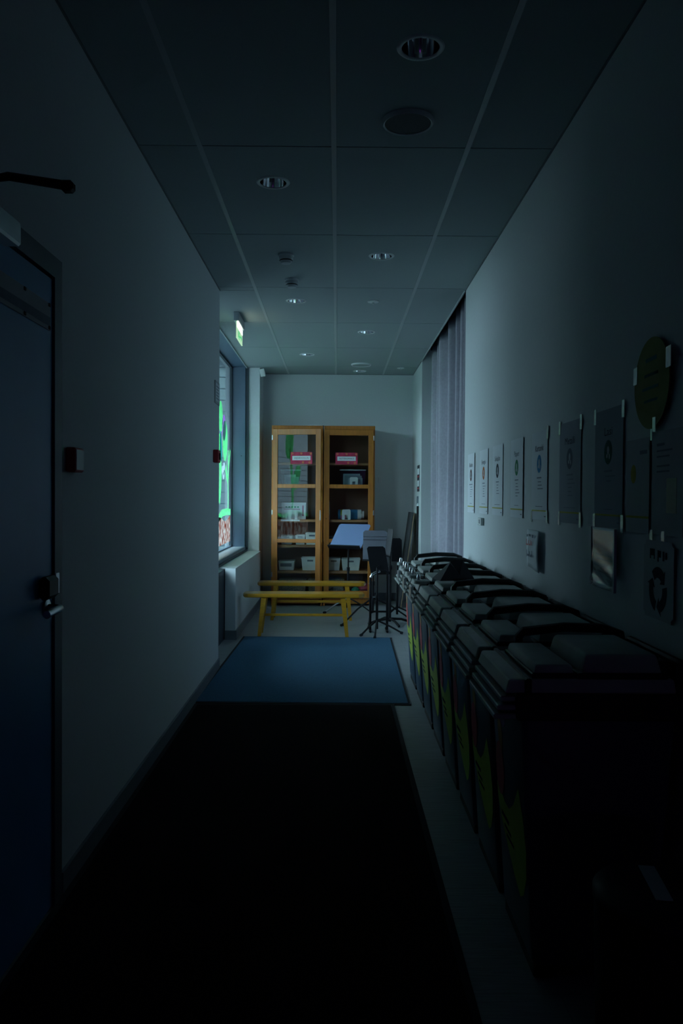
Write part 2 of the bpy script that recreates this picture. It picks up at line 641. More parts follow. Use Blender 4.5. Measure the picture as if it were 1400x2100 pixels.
def blob(cy, cz, ry, rz, tilt=0.0, n=22, point=0.0, wob=0.05):
    ps = []
    for k in range(n):
        a = 2 * PI * k / n
        rr = 1 + wob * math.sin(3 * a + cy * 9)
        u, v = ry * math.cos(a) * rr, rz * math.sin(a) * rr
        if point:
            u *= 1 - point * max(0, math.sin(a)) ** 2
        ps.append((cy + u * math.cos(tilt) - v * math.sin(tilt), cz + u * math.sin(tilt) + v * math.cos(tilt)))
    return ps


def ribbon(pts, w):
    l, r_ = [], []
    for i, (y, z) in enumerate(pts):
        a = Vector(pts[max(0, i - 1)])
        c = Vector(pts[min(len(pts) - 1, i + 1)])
        d = (c - a).normalized()
        n = Vector((-d.y, d.x)) * w / 2
        l.append((y + n.x, z + n.y))
        r_.append((y - n.x, z - n.y))
    return l + r_[::-1]


f1 = thing('painted_flower', 'green and purple flower painted on the window pane', 'painting', (-1.28, 8.85, 0.73))
paint(f1, 'leaf', 'paint_green', blob(8.80, 2.19, 0.16, 0.17, 0.1), 0)
paint(f1, 'petal', 'paint_purple', blob(9.06, 2.10, 0.15, 0.15, -0.2, point=0.5), 1)
paint(f1, 'leaf', 'paint_green', blob(9.15, 1.96, 0.19, 0.23, 0.15), 2)
paint(f1, 'petal', 'paint_blue', blob(8.80, 1.86, 0.07, 0.17, 0.2), 3)
paint(f1, 'stem', 'paint_green', ribbon([(8.72, 2.0), (8.76, 1.80), (8.80, 1.60), (8.78, 1.42), (8.70, 1.26)], 0.14), 2)
f2 = thing('painted_sprout', 'thin green forked sprout painted beside the window frame', 'painting', (-1.28, 9.45, 0.73))
paint(f2, 'stem', 'paint_green', ribbon([(9.43, 1.15), (9.43, 1.35), (9.41, 1.50), (9.47, 1.66), (9.60, 1.87)], 0.042), 0)
paint(f2, 'stem', 'paint_green', ribbon([(9.46, 1.65), (9.43, 1.76), (9.43, 1.86)], 0.04), 1)
paint(f2, 'leaf', 'paint_green', ribbon([(9.41, 1.50), (9.31, 1.56), (9.22, 1.66)], 0.075), 1)
f3 = thing('painted_butterfly', 'small white butterfly painted between flower and sprout', 'painting', (-1.28, 9.05, 1.55))
paint(f3, 'wing', 'paint_white', blob(8.99, 1.61, 0.07, 0.055), 0)
paint(f3, 'wing', 'paint_white', blob(9.09, 1.66, 0.05, 0.045), 1)
paint(f3, 'wing', 'paint_white', blob(9.04, 1.55, 0.055, 0.04), 2)
f4 = thing('painted_soil', 'brown and white painted soil with green grass edge on window', 'painting', (-1.28, 8.6, 0.73))
soil = [(7.47, 0.76), (7.47, 1.02)] + [(7.6 + 0.16 * k, 1.06 + 0.03 * math.sin(k * 1.1)) for k in range(13)] + [(9.61, 1.09), (9.60, 0.78)]
paint(f4, 'soil', 'paint_soil', soil, 0)
paint(f4, 'grass_edge', 'paint_green', ribbon([(7.47, 1.03), (7.9, 1.09), (8.3, 1.04), (8.65, 1.07), (8.95, 1.13), (9.30, 1.14), (9.62, 1.13)], 0.075), 2)
f5 = thing('painted_leaf', 'big painted green leaves on the near half of the pane', 'painting', (-1.28, 8.1, 0.73))
paint(f5, 'stem', 'paint_green', ribbon([(8.0, 1.05), (8.02, 1.5), (8.1, 2.0)], 0.07), 0)
paint(f5, 'leaf', 'paint_green', blob(8.12, 2.1, 0.13, 0.26, 0.1), 1)
paint(f5, 'leaf', 'paint_green', blob(7.88, 1.6, 0.10, 0.2, 0.5), 1)

# ---- door_2: glazed exit door in the recess before the window
d2 = struct_root('door_2', 'glazed exit door in dark frame beside the low wall', (-1.25, 6.74, 0))
wpart(d2, 'door_frame', 'window_seal', (-1.30, -1.20, 6.105, 6.20, 0, 2.90))
wpart(d2, 'door_frame', 'window_seal', (-1.30, -1.15, 7.27, 7.33, 0, 2.90))
wpart(d2, 'frame_foot', 'window_seal', (-1.16, -1.03, 6.95, 7.328, 0, 0.645), (-1.12, -1.022, 7.332, 7.418, 0, 0.645))
wpart(d2, 'door_head', 'window_seal', (-1.30, -1.20, 6.20, 7.27, 2.82, 2.90))
wpart(d2, 'stile', 'window_steel', (-1.29, -1.24, 6.205, 6.29, 0.02, 2.815))
wpart(d2, 'stile', 'window_steel', (-1.29, -1.24, 7.18, 7.265, 0.02, 2.815))
wpart(d2, 'rail', 'window_steel', (-1.29, -1.24, 6.29, 7.18, 0.02, 0.68), (-1.29, -1.24, 6.29, 7.18, 2.10, 2.18), (-1.29, -1.24, 6.29, 7.18, 2.74, 2.815))
wpart(d2, 'pane', 'window_glass', (-1.268, -1.262, 6.29, 7.18, 0.68, 2.10))
wpart(d2, 'pane', 'window_glass', (-1.268, -1.262, 6.29, 7.18, 2.18, 2.74))
wpart(d2, 'push_bar', 'steel', (-1.22, -1.20, 6.36, 7.15, 1.00, 1.03), bev=0.004)

# ---- door_1: blue door in the left wall
d1 = struct_root('door_1', 'blue flush door with lever handle and name plate', (-0.9, 2.07, 0))
wpart(d1, 'door_frame', 'door_frame', (-1.0, -0.888, DY1 - 0.02, DY1 + 0.045, 0, DZ + 0.045))
wpart(d1, 'door_frame', 'door_frame', (-1.0, -0.888, DY0 - 0.045, DY0 + 0.02, 0, DZ + 0.045))
wpart(d1, 'door_head', 'door_frame', (-1.0, -0.888, DY0 + 0.02, DY1 - 0.02, DZ - 0.02, DZ + 0.045))
wpart(d1, 'door_leaf', 'door_blue', (-0.936, -0.896, DY0 + 0.024, DY1 - 0.024, 0.01, DZ - 0.028))
wpart(d1, 'name_plate', 'paper_dull', (-0.896, -0.892, 1.95, 2.497, 1.822, 1.905))
wpart(d1, 'plate_band', 'ink_soft', (-0.892, -0.8915, 1.955, 2.495, 1.835, 1.862))
for yy in (2.07, 2.29, 2.485):
    wpart(d1, 'plate_screw', 'black_metal', (-0.892, -0.889, yy - 0.006, yy + 0.006, 1.894, 1.904))
    wpart(d1, 'plate_screw', 'black_metal', (-0.892, -0.889, yy - 0.006, yy + 0.006, 1.824, 1.834))
b = BM()
lathe(b, [(0.027, 0), (0.027, 0.006), (0.022, 0.009), (0.001, 0.009)], n=20)
bmesh.ops.rotate(b, verts=b.verts, cent=(0, 0, 0), matrix=Matrix.Rotation(PI / 2, 3, 'Y'))
shift(b, -0.896 + 0.9, 2.468 - 2.07, 0.965)
obj('rosette', b, 'steel', d1, smooth=True)
b = BM()
tube(b, [(-0.906, 2.468, 0.965), (-0.865, 2.468, 0.965), (-0.852, 2.464, 0.965), (-0.846, 2.450, 0.965), (-0.845, 2.40, 0.965), (-0.845, 2.335, 0.962)], 0.0115, 12)
shift(b, 0.9, -2.07, 0)
obj('lever', b, 'steel', d1, smooth=True)
wpart(d1, 'lock_case', 'black_plastic', (-0.896, -0.862, 2.395, 2.495, 0.995, 1.065), bev=0.012)
wpart(d1, 'strike_plate', 'steel', (-0.8885, -0.8865, DY1 - 0.012, DY1 + 0.016, 1.00, 1.065))
wpart(d1, 'closer_body', 'steel', (-0.885, -0.835, 1.86, 2.125, 1.965, 2.03), bev=0.006)
b = BM()
tube(b, [(-0.868, 1.985, 2.030), (-0.866, 1.984, 2.085), (-0.80, 1.955, 2.083), (-0.625, 1.875, 2.030)], 0.0085, 10, r1=0.0115)
shift(b, 0.9, -2.07, 0)
obj('closer_arm', b, 'black_metal', d1, smooth=True)
b = BM()
bx(b, -0.645, -0.615, 1.86, 1.89, 2.016, 2.041, bev=0.006)
shift(b, 0.9, -2.07, 0)
obj('arm_elbow', b, 'black_metal', d1)

# ---- exterior seen through the glazing: paved yard and a sided wing
b = BM()
bx(b, -40, -1.36, -12, 45, -0.20, -0.12)
struct('ground_yard', b, 'brick_paving', 'paved yard outside the window')
wing = struct_root('wall_wing', 'grey-green board-clad wing of the building outside', (-4.0, 15.0, -0.12))
b = BM()
bx(b, -2.3, 2.9, 0.03, 0.4, 0, 6.0)
obj('wall_core', b, 'siding', wing)
b = BM()
bx(b, 1.705, 1.932, -0.06, 0.0, 3.851, 3.913, bev=0.01)
obj('wall_vent', b, 'black_metal', wing)
me = None
for k in range(27):
    if me is None:
        b = BM()
        bx(b, -2.3, 2.9, 0.0, 0.04, 0.0, 0.20, bev=0.006)
        o = obj('siding_board', b, 'siding', wing)
        me = o.data
        o.location = (0, 0, 0.02)
    else:
        inst('siding_board', me, wing, (0, 0.0, 0.02 + 0.215 * k))

can = struct_root('roof_canopy', 'flat canopy over the entrance outside', (-2.4, 7.9, 2.98))
b = BM()
bx(b, -1.0, 1.04, -2.6, 2.4, 0, 0.14)
obj('slab', b, 'siding', can)
b = BM()
bx(b, -1.03, -1.0, -2.6, 2.4, -0.04, 0.16)
obj('fascia', b, 'window_seal', can)
opp = struct_root('wall_opposite', 'pale low building across the yard', (-15.0, 2.0, -0.12))
b = BM()
bx(b, -0.4, 0.0, -42, 9, 0, 3.9)
obj('wall_core', b, 'opposite_cladding', opp)
b = BM()
bx(b, -0.5, -0.02, -27, -9, 3.9, 5.3)  # added taller block, hides bright sky from the left cabinet door's reflection
obj('reflection_block', b, 'opposite_cladding', opp)
me = None
for k in range(13):
    if me is None:
        b = BM()
        bx(b, 0, 0.05, -42, 9, 0.0, 0.26, bev=0.008)
        o = obj('siding_board', b, 'opposite_cladding', opp)
        me = o.data
    else:
        o = inst('siding_board', me, opp)
    o.location = (0, 0, 0.02 + 0.295 * k)

# ================================================================== FLOOR MATS
b = BM()
bx(b, -0.675, 0.675, -1.19, 1.19, 0, 0.009)
mb = thing('entrance_mat', 'blue carpet entrance mat lying before the benches', 'mat', (-0.195, 6.255, 0), R(-1.0))
obj('pile', b, 'mat_blue', mb)
b = BM()
bx(b, -0.695, 0.695, -1.215, -1.19, 0, 0.006)
bx(b, -0.695, 0.695, 1.19, 1.215, 0, 0.006)
bx(b, -0.695, -0.675, -1.19, 1.19, 0, 0.006)
bx(b, 0.675, 0.690, -1.19, 1.19, 0, 0.006)
obj('rubber_edge', b, 'rubber', mb)
mk = thing('runner_mat', 'long black carpet runner along the near corridor', 'mat', (-0.26, 1.5, 0))
b = BM()
bx(b, -0.605, 0.605, -4.0, 3.50, 0, 0.009)
obj('pile', b, 'mat_black', mk)
b = BM()
bx(b, -0.63, -0.605, -4.0, 3.50, 0, 0.006)
bx(b, 0.605, 0.63, -4.0, 3.50, 0, 0.006)
bx(b, -0.63, 0.63, 3.50, 3.525, 0, 0.006)
obj('rubber_edge', b, 'rubber', mk)

# ================================================================== CURTAIN
def curtain():
    bm = BM()
    y0, y1 = 6.08, 9.09
    n, kz = 420, 26
    z0, z1 = 0.03, 2.99
    grid = []
    for j in range(kz + 1):
        v = j / kz
        z = z0 + (z1 - z0) * v
        row_ = []
        for i in range(n + 1):
            u = i / n
            y = y0 + (y1 - y0) * u
            low = (1 - v)
            ph = y * 15.7 + 1.1 * math.sin(y * 2.7 + 0.5) + 0.6 * math.sin(y * 6.1)
            ph += 0.45 * low * math.sin(y * 3.3 + 1.0)
            amp = 0.118 + 0.022 * math.sin(y * 4.1 + 1.0)
            x = 1.150 + amp * math.sin(ph + 0.7 * math.sin(ph))
            x += 0.007 * math.sin(ph * 2.0 + 2.0 * low) + 0.004 * low * math.sin(y * 31 + 4 * v)
            x += 0.010 * math.sin(2.2 * y + 5 * v) * low
            row_.append(bm.verts.new((x - 1.085, y + 0.03 * low * (u - 0.1) - 7.63, z)))
        grid.append(row_)
    for j in range(kz):
        for i in range(n):
            bm.faces.new((grid[j][i], grid[j][i + 1], grid[j + 1][i + 1], grid[j + 1][i]))
    return bm


cu = thing('curtain', 'floor-length grey lavender pleated curtain in the wall recess', 'curtain', (1.085, 7.63, 0))
o = obj('cloth', curtain(), 'curtain', cu, smooth=False, fix=False)
o.data.polygons.foreach_set('use_smooth', [True] * len(o.data.polygons))
sm = o.modifiers.new('thickness', 'SOLIDIFY')
sm.thickness = 0.003
b = BM()
bx(b, -0.03, 0.03, -1.55, 1.48, 2.99, 3.02)
obj('track', b, 'black_metal', cu)


# ================================================================== CEILING FITTINGS
def downlight():
    t = thing('downlight', '', 'downlight', (0, 0, CEIL))
    bb = BM()
    lathe(bb, [(0.066, 0.004), (0.066, -0.004), (0.070, -0.006), (0.080, -0.004), (0.084, 0.0), (0.084, 0.0005)], n=40)
    obj('trim_ring', bb, 'white_enamel', t, smooth=True)
    bb = BM()
    lathe(bb, [(0.066, 0.0), (0.063, 0.03), (0.056, 0.075), (0.045, 0.115), (0.020, 0.13), (0.001, 0.13)], n=40)
    obj('reflector', bb, 'chrome', t, smooth=True, fix=False)
    bb = BM()
    for s in (-1, 1):
        tube(bb, [(s * 0.014, 0, 0.125), (s * 0.014, 0, 0.035)], 0.008, 8)
    obj('lamp_tube', bb, 'white_plastic', t, smooth=True)
    return t


dl_lab = ['large recessed downlight nearest the camera, off', 'recessed downlight left of centre, second from the camera',
          'recessed downlight right of centre in the third tile row', 'recessed downlight left of centre behind the smoke detectors',
          'recessed downlight right of centre before the curtain', 'recessed downlight left of centre with bright glint near the window',
          'small recessed downlight closest to the back wall']
proto = downlight()
for i, (x, y) in enumerate(DL):
    o = proto if i == 0 else copy_tree(proto)
    o.location = (x, y, CEIL)
    tag(o, dl_lab[i], 'downlight', 'recessed ceiling downlights')


def speaker(name, label, x, y, r, face):
    t = thing(name, label, 'speaker', (x, y, CEIL))
    bb = BM()
    lathe(bb, [(r - 0.012, -0.001), (r - 0.012, -0.014), (r - 0.006, -0.017), (r, -0.008), (r + 0.001, 0.0), (r - 0.012, -0.001)], n=44)
    obj('rim', bb, 'white_enamel', t, smooth=True)
    bb = BM()
    lathe(bb, [(r - 0.012, -0.011), (r * 0.5, -0.013), (0.001, -0.0135)], n=44)
    obj('grille', bb, face, t, smooth=True)
    return t


speaker('ceiling_speaker', 'round dark-grilled ceiling speaker beyond the nearest downlight', 0.285, 3.355, 0.108, 'speaker_grille')
speaker('ceiling_speaker', 'round pale ceiling speaker before the back wall', 0.275, 9.42, 0.118, 'ceiling_tile')


def small_plate(name, label, x, y, r):
    t = thing(name, label, 'sprinkler', (x, y, CEIL))
    bb = BM()
    lathe(bb, [(r, 0), (r, -0.006), (r * 0.7, -0.010), (0.001, -0.010)], n=28)
    obj('rosette', bb, 'white_enamel', t, smooth=True)
    bb = BM()
    tube(bb, [(0, 0, -0.008), (0, 0, -0.022)], 0.008, 10)
    obj('nozzle', bb, 'steel', t, smooth=True)
    return t


small_plate('sprinkler_head', 'small round white sprinkler plate beside the fourth downlight', 0.279, 6.412, 0.045)
small_plate('sprinkler_head', 'small round white sprinkler plate in the far right ceiling corner', 0.757, 9.66, 0.045)


def detector(label, x, y):
    t = thing('smoke_detector', label, 'smoke detector', (x, y, CEIL), group='smoke detectors')
    bb = BM()
    lathe(bb, [(0.052, 0), (0.052, -0.010), (0.046, -0.014), (0.001, -0.014)], n=28)
    obj('base', bb, 'paper_dull', t, smooth=True)
    bb = BM()
    lathe(bb, [(0.046, -0.014), (0.046, -0.030), (0.040, -0.036), (0.040, -0.044), (0.030, -0.058), (0.001, -0.060)], n=28)
    obj('sensor_cap', bb, 'paper_dull', t, smooth=True)
    bb = BM()
    lathe(bb, [(0.0405, -0.0365), (0.0435, -0.040), (0.0405, -0.0435)], n=28)
    obj('vent_slot', bb, 'black_plastic', t, smooth=True)
    return t


detector('domed smoke detector left of the third downlight', -0.339, 5.20)
detector('domed smoke detector just before the left fourth downlight', -0.335, 5.79)

ms = thing('motion_sensor', 'small white motion sensor in the ceiling corner above the cabinet', 'sensor', (-0.902, 9.70, 2.79))
b = BM()
frustum(b, (-0.030, 0.030, -0.025, 0.02), (-0.028, 0.028, -0.03, 0.02), -0.02, 0.075, bev=0.008)
bmesh.ops.rotate(b, verts=b.verts, cent=(0, 0, 0), matrix=Matrix.Rotation(R(14), 3, 'X') @ Matrix.Rotation(R(-10), 3, 'Y'))
obj('housing', b, 'white_plastic', ms, smooth=True)
b = BM()
tube(b, [(-0.045, 0.01, 0.07), (-0.01, 0.01, 0.05)], 0.008, 8)
obj('bracket', b, 'white_plastic', ms)

# exit sign
ex = thing('exit_sign', 'lit green exit sign hanging from the ceiling before the window', 'exit sign', (-0.86, 7.0, CEIL))
b = BM()
bx(b, -0.026, 0.022, -0.20, 0.20, -0.075, 0.0, bev=0.005)
obj('housing', b, 'sill_grey', ex)
b = BM()
bx(b, -0.004, 0.004, -0.19, 0.195, -0.210, -0.076)
obj('light_panel', b, 'exit_pale', ex)
b = BM()
bx(b, 0.004, 0.0052, -0.188, 0.193, -0.125, -0.078)
obj('white_band', b, 'exit_white', ex)
b = BM()
bx(b, 0.004, 0.0052, -0.10, -0.055, -0.195, -0.14)
obj('door_mark', b, 'exit_green', ex)
b = BM()
prism(b, [(0.02, -0.16), (0.10, -0.16), (0.10, -0.138), (0.15, -0.168), (0.10, -0.198), (0.10, -0.176), (0.02, -0.176)], 0.004, 0.0052, 'x')
obj('arrow_mark', b, 'exit_green', ex)
b = BM()
lathe(b, [(0.012, 0.0), (0.012, 0.0012), (0.0005, 0.0012)], n=14)
bmesh.ops.rotate(b, verts=b.verts, cent=(0, 0, 0), matrix=Matrix.Rotation(PI / 2, 3, 'Y'))
shift(b, 0.004, -0.02, -0.148)
for p in (((-0.02, -0.16), (-0.035, -0.185)), ((-0.035, -0.185), (-0.02, -0.205)), ((-0.035, -0.185), (-0.052, -0.203)), ((-0.025, -0.168), (0.0, -0.18))):
    (a0, a1), (c0, c1) = p
    prism(b, ribbon([(a0, a1), (c0, c1)], 0.011), 0.004, 0.0052, 'x')
obj('running_figure', b, 'exit_green', ex)
b = BM()
bx(b, -0.005, 0.006, -0.19, 0.195, -0.216, -0.210)
obj('bottom_edge', b, 'exit_pale', ex)

# ================================================================== LEFT WALL FITTINGS
cp = thing('call_point', 'dark red call point box beside the blue door', 'alarm button', (XL, 2.70, 1.39))
b = BM()
bx(b, 0.0, 0.034, -0.046, 0.046, 0, 0.082, bev=0.005)
obj('box', b, 'red_paint', cp)
b = BM()
bx(b, 0.034, 0.0355, -0.036, 0.036, 0.008, 0.074)
obj('front_plate', b, 'white_plastic', cp)
cp2 = thing('call_point', 'red call point box at the end of the left wall', 'alarm button', (XL, 5.86, 1.56))
b = BM()
bx(b, 0.0, 0.040, -0.050, 0.050, 0, 0.094, bev=0.005)
obj('box', b, 'red_paint', cp2)
b = BM()
bx(b, 0.040, 0.046, -0.026, 0.026, 0.02, 0.07, bev=0.002)
obj('button', b, 'black_plastic', cp2)
ns = thing('framed_notice', 'small framed notice at the end of the left wall', 'notice', (XL, 5.965, 2.0))
b = BM()
bx(b, 0, 0.008, -0.105, 0.105, 0, 0.165)
obj('frame', b, 'paper_dull', ns)
b = BM()
bx(b, 0.008, 0.009, -0.09, 0.09, 0.015, 0.15)
obj('sheet', b, 'paper', ns)
b = BM()
for k in range(5):
    bx(b, 0.009, 0.0094, -0.07, 0.07 - 0.02 * (k % 2), 0.035 + 0.022 * k, 0.041 + 0.022 * k)
stuff(obj('printed_lines', b, 'ink_soft', ns))


# ================================================================== RIGHT WALL POSTERS
def on_right(name, label, cat, yc, z, tilt=0.0, group=None, off=0.0):
    return thing(name, label, cat, (XR - 0.002 - off, yc, z), -PI / 2 + tilt, group)


def lines_bm(rows_, y=-0.0012):
    bb = BM()
    for (cx, w, z, h) in rows_:
        bx(bb, cx - w / 2, cx + w / 2, y, y + 0.0004, z, z + h)
    return bb


POST = [  # yc, width, title, spot material, list lines, tape?, label
    (5.705, 0.290, 'Biojäte', 'spot_brown', 6, False, 'sorting poster with dark brown circle, next to the curtain'),
    (5.215, 0.297, 'Energia', 'spot_orange', 6, False, 'sorting poster with orange circle, second from the curtain'),
    (4.765, 0.300, 'Sekajäte', 'spot_black', 5, False, 'sorting poster with black circle, third from the curtain'),
    (4.255, 0.300, 'Paperi', 'spot_green', 6, False, 'sorting poster with mid green circle, fourth from the curtain'),
    (3.780, 0.297, 'Kartonki', 'spot_blue', 4, True, 'sorting poster with blue circle above the handwritten note'),
    (3.285, 0.300, 'Metalli', 'spot_grey', 6, True, 'taped sorting poster with grey circle, right of the blue-circle one'),
    (2.818, 0.300, 'Lasi', 'spot_teal', 3, True, 'largest-looking taped poster with dark teal circle above plastic pocket'),
]
for i, (yc, w, title, spot, nl, tape, lab) in enumerate(POST):
    p = on_right('sorting_poster', lab, 'poster', yc, 1.212, tilt=R(-0.7 + 0.3 * (i % 3)), group='waste sorting posters', off=0.002)
    h = 0.418
    b = BM()
    bx(b, -w / 2, w / 2, -0.0008, 0, 0, h)
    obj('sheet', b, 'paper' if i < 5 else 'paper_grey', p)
    b = text_bm(title, 0.030, width=0.018 * len(title) + 0.01)
    shift(b, 0.0, -0.0013, 0.325)
    obj('title', b, 'ink', p, fix=False)
    b = BM()
    disc(b, 0, 0.265, 0.043, 0.043, -0.0012)
    obj('round_icon', b, spot, p, fix=False)
    b = BM()
    disc(b, 0.0, 0.272, 0.012, 0.016, -0.0015, 10)
    disc(b, -0.012, 0.252, 0.008, 0.008, -0.0015, 10)
    disc(b, 0.014, 0.250, 0.007, 0.010, -0.0015, 10)
    obj('icon_mark', b, 'paper_dull', p, fix=False)
    rws = [(0, 0.085 if i else 0.14, 0.196, 0.006)]
    for k in range(nl - 1):
        ww = [0.075, 0.10, 0.05, 0.045, 0.06][(k + i) % 5]
        rws.append((0.012 + (ww - 0.07) / 3, ww, 0.178 - 0.0165 * k, 0.004))
    rws.append((0.0, 0.10 + 0.03 * (i % 3), 0.062, 0.003))
    rws.append((0.115, 0.03, 0.015, 0.006))
    stuff(obj('text_lines', lines_bm(rws), 'ink_soft', p))
    b = BM()
    bx(b, -w / 2, w / 2, -0.0012, -0.0006, 0.040, 0.0465)
    obj('stripe', b, 'yellow_stripe', p)
    if tape:
        for sx in (-1, 1):
            for zz in (-0.012, h - 0.045):
                if i == 4 and sx == -1 and zz > 0:
                    continue
                b = BM()
                bx(b, sx * w / 2 - 0.012, sx * w / 2 + 0.012, -0.0022, -0.0009, zz, zz + 0.058)
                obj('tape', b, 'tape', p)

p = on_right('notice_sheet', 'notice sheet with small yellow circle below the yellow disc', 'notice', 2.53, 1.207, R(-1), off=0.006)
b = BM()
bx(b, -0.10, 0.10, -0.0008, 0, 0, 0.295)
obj('sheet', b, 'paper_dull', p)
b = BM()
disc(b, -0.035, 0.185, 0.024, 0.03, -0.0012)
obj('round_icon', b, 'spot_yellow', p, fix=False)
stuff(obj('text_lines', lines_bm([(0.05, 0.06, 0.245, 0.012)]), 'ink_soft', p))
b = BM()
bx(b, -0.10, 0.10, -0.0012, -0.0006, 0.045, 0.052)
obj('stripe', b, 'yellow_stripe', p)
p = on_right('notice_sheet', 'notice sheet with rows of text and a black picture at the right edge', 'notice', 2.30, 1.207, R(-2), off=0.008)
b = BM()
bx(b, -0.12, 0.12, -0.0008, 0, 0, 0.305)
obj('sheet', b, 'paper_dull', p)
stuff(obj('text_lines', lines_bm([(-0.05, 0.06, 0.262, 0.008), (-0.02, 0.12, 0.245, 0.005), (-0.03, 0.10, 0.228, 0.005), (-0.03, 0.10, 0.200, 0.005), (-0.03, 0.10, 0.184, 0.005)]), 'ink_soft', p))
b = BM()
bx(b, 0.0, 0.075, -0.0014, -0.0008, 0.065, 0.165)
obj('picture', b, 'black_plastic', p)
for sx in (-0.115, -0.02):
    b = BM()
    bx(b, sx - 0.014, sx + 0.010, -0.0022, -0.0009, -0.018, 0.012)
    obj('tape', b, 'tape', p)

# yellow cardboard disc
p = on_right('cardboard_disc', 'yellow-green cardboard disc taped high on the right wall', 'sign', 2.42, 1.525, R(-1.5), off=0.008)
b = BM()
n = 48
prism(b, [(0.143 * math.cos(2 * PI * k / n), 0.138 + 0.138 * math.sin(2 * PI * k / n)) for k in range(n)], -0.003, 0.0, 'y')
obj('disc', b, 'disc_yellow', p)
stuff(obj('text_lines', lines_bm([(0.0, 0.09, 0.205, 0.012), (0.0, 0.11, 0.160, 0.009), (-0.005, 0.13, 0.120, 0.009), (0.0, 0.11, 0.082, 0.008)], -0.0036), 'spot_teal', p))
for (a, c, e, f) in ((-0.150, -0.118, 0.150, 0.205), (0.118, 0.155, 0.165, 0.225), (0.020, 0.045, -0.012, 0.032), (0.005, 0.018, -0.036, -0.003)):
    b = BM()
    bx(b, a, c, -0.0045, -0.0032, e, f)
    obj('tape', b, 'tape', p)

# handwritten note
p = on_right('handwritten_note', 'curling handwritten note with red word under the blue-circle poster', 'notice', 3.85, 0.965, R(-3), off=0.010)
b = BM()
g = []
for j in range(9):
    z = 0.195 * j / 8
    g.append([b.verts.new((-0.145 + 0.29 * i / 8, -0.006 * math.sin(PI * j / 8) * (0.4 + i / 8) - 0.002 * math.cos(i), z + 0.012 * (1 - j / 8) * (1 - i / 8))) for i in range(9)])
for j in range(8):
    for i in range(8):
        b.faces.new((g[j][i], g[j][i + 1], g[j + 1][i + 1], g[j + 1][i]))
o = obj('sheet', b, 'paper', p, smooth=True, fix=False)
o.modifiers.new('thickness', 'SOLIDIFY').thickness = 0.001
for nm, mm, rr in (('red_word', 'petal_red', [(-0.11, 0.012, 0.118, 0.030), (-0.085, 0.03, 0.118, 0.008), (-0.055, 0.012, 0.12, 0.024), (-0.03, 0.022, 0.12, 0.008), (-0.005, 0.012, 0.122, 0.026), (0.02, 0.012, 0.122, 0.02)]),
                   ('dark_word', 'ink_soft', [(-0.10, 0.01, 0.062, 0.034), (-0.06, 0.05, 0.066, 0.010), (-0.02, 0.01, 0.066, 0.026), (0.0, 0.03, 0.066, 0.008), (0.03, 0.01, 0.066, 0.03)]),
                   ('top_word', 'ink_soft', [(-0.09, 0.03, 0.160, 0.012), (-0.03, 0.05, 0.165, 0.010), (0.05, 0.04, 0.160, 0.014)])):
    stuff(obj(nm, lines_bm(rr, -0.0125), mm, p))

# plastic pocket
p = on_right('plastic_pocket', 'clear plastic pocket hanging below the dark teal-circle poster', 'pocket', 2.825, 0.995, R(-3), off=0.010)
b = BM()
bx(b, -0.13, 0.115, -0.003, -0.002, 0.055, 0.205)
obj('insert_sheet', b, 'photo_brown', p)
stuff(obj('print_bands', lines_bm([(0.0, 0.2, 0.115, 0.006), (0.01, 0.18, 0.10, 0.004), (-0.02, 0.2, 0.075, 0.012)], -0.0035), 'ink_soft', p))
b = BM()
g = []
for j in range(13):
    z = 0.215 * j / 12
    g.append([b.verts.new((-0.15 + 0.30 * i / 12, -0.008 - 0.004 * math.sin(j * 1.3 + i * 0.4) * (1 - j / 12), z)) for i in range(13)])
for j in range(12):
    for i in range(12):
        b.faces.new((g[j][i], g[j][i + 1], g[j + 1][i + 1], g[j + 1][i]))
o = obj('clear_front', b, 'clear_plastic', p, smooth=True, fix=False)
o.modifiers.new('thickness', 'SOLIDIFY').thickness = 0.0008
for sx in (-1, 1):
    b = BM()
    bx(b, sx * 0.146 - 0.006, sx * 0.146 + 0.006, -0.010, -0.001, 0.0, 0.215)
    obj('side_seam', b, 'sill_grey', p)

# recycling sign
p = on_right('recycling_sign', 'laminated sheet with black recycling arrows above the nearest bin', 'sign', 2.362, 0.955, R(-1), off=0.004)
b = BM()
bx(b, -0.115, 0.115, -0.001, 0, 0, 0.233, bev=0.0)
bmesh.ops.bevel(b, geom=[e for e in b.edges if abs(e.verts[0].co.y - e.verts[1].co.y) > 1e-5], offset=0.014, segments=3, affect='EDGES')
obj('sheet', b, 'paper_dull', p)
b = BM()
for k in range(3):
    a0 = R(90 + 120 * k)
    pts = []
    cx, cz, ro, rin = 0.0, 0.088, 0.068, 0.036
    A = [a0 + R(-42 + 84 * t / 8) for t in range(9)]
    outer = [(cx + ro * math.cos(a), cz + ro * math.sin(a)) for a in A]
    inner = [(cx + rin * math.cos(a), cz + rin * math.sin(a)) for a in A]
    rm = (ro + rin) / 2
    tip = A[0] - R(26)
    poly = inner[::-1] and [(cx + (rin - 0.012) * math.cos(A[0]), cz + (rin - 0.012) * math.sin(A[0])), (cx + rm * math.cos(tip), cz + rm * math.sin(tip)),
                            (cx + (ro + 0.012) * math.cos(A[0]), cz + (ro + 0.012) * math.sin(A[0]))] + outer + inner[::-1]
    prism(b, poly, -0.0018, -0.0011, 'y')
obj('arrow_loop', b, 'ink', p)
stuff(obj('heading', lines_bm([(-0.06, 0.008, 0.178, 0.03), (-0.045, 0.022, 0.188, 0.02), (-0.03, 0.008, 0.178, 0.03), (0.0, 0.010, 0.172, 0.034), (0.012, 0.02, 0.185, 0.02), (0.04, 0.012, 0.176, 0.028), (0.06, 0.012, 0.182, 0.02)], -0.0016), 'ink', p))

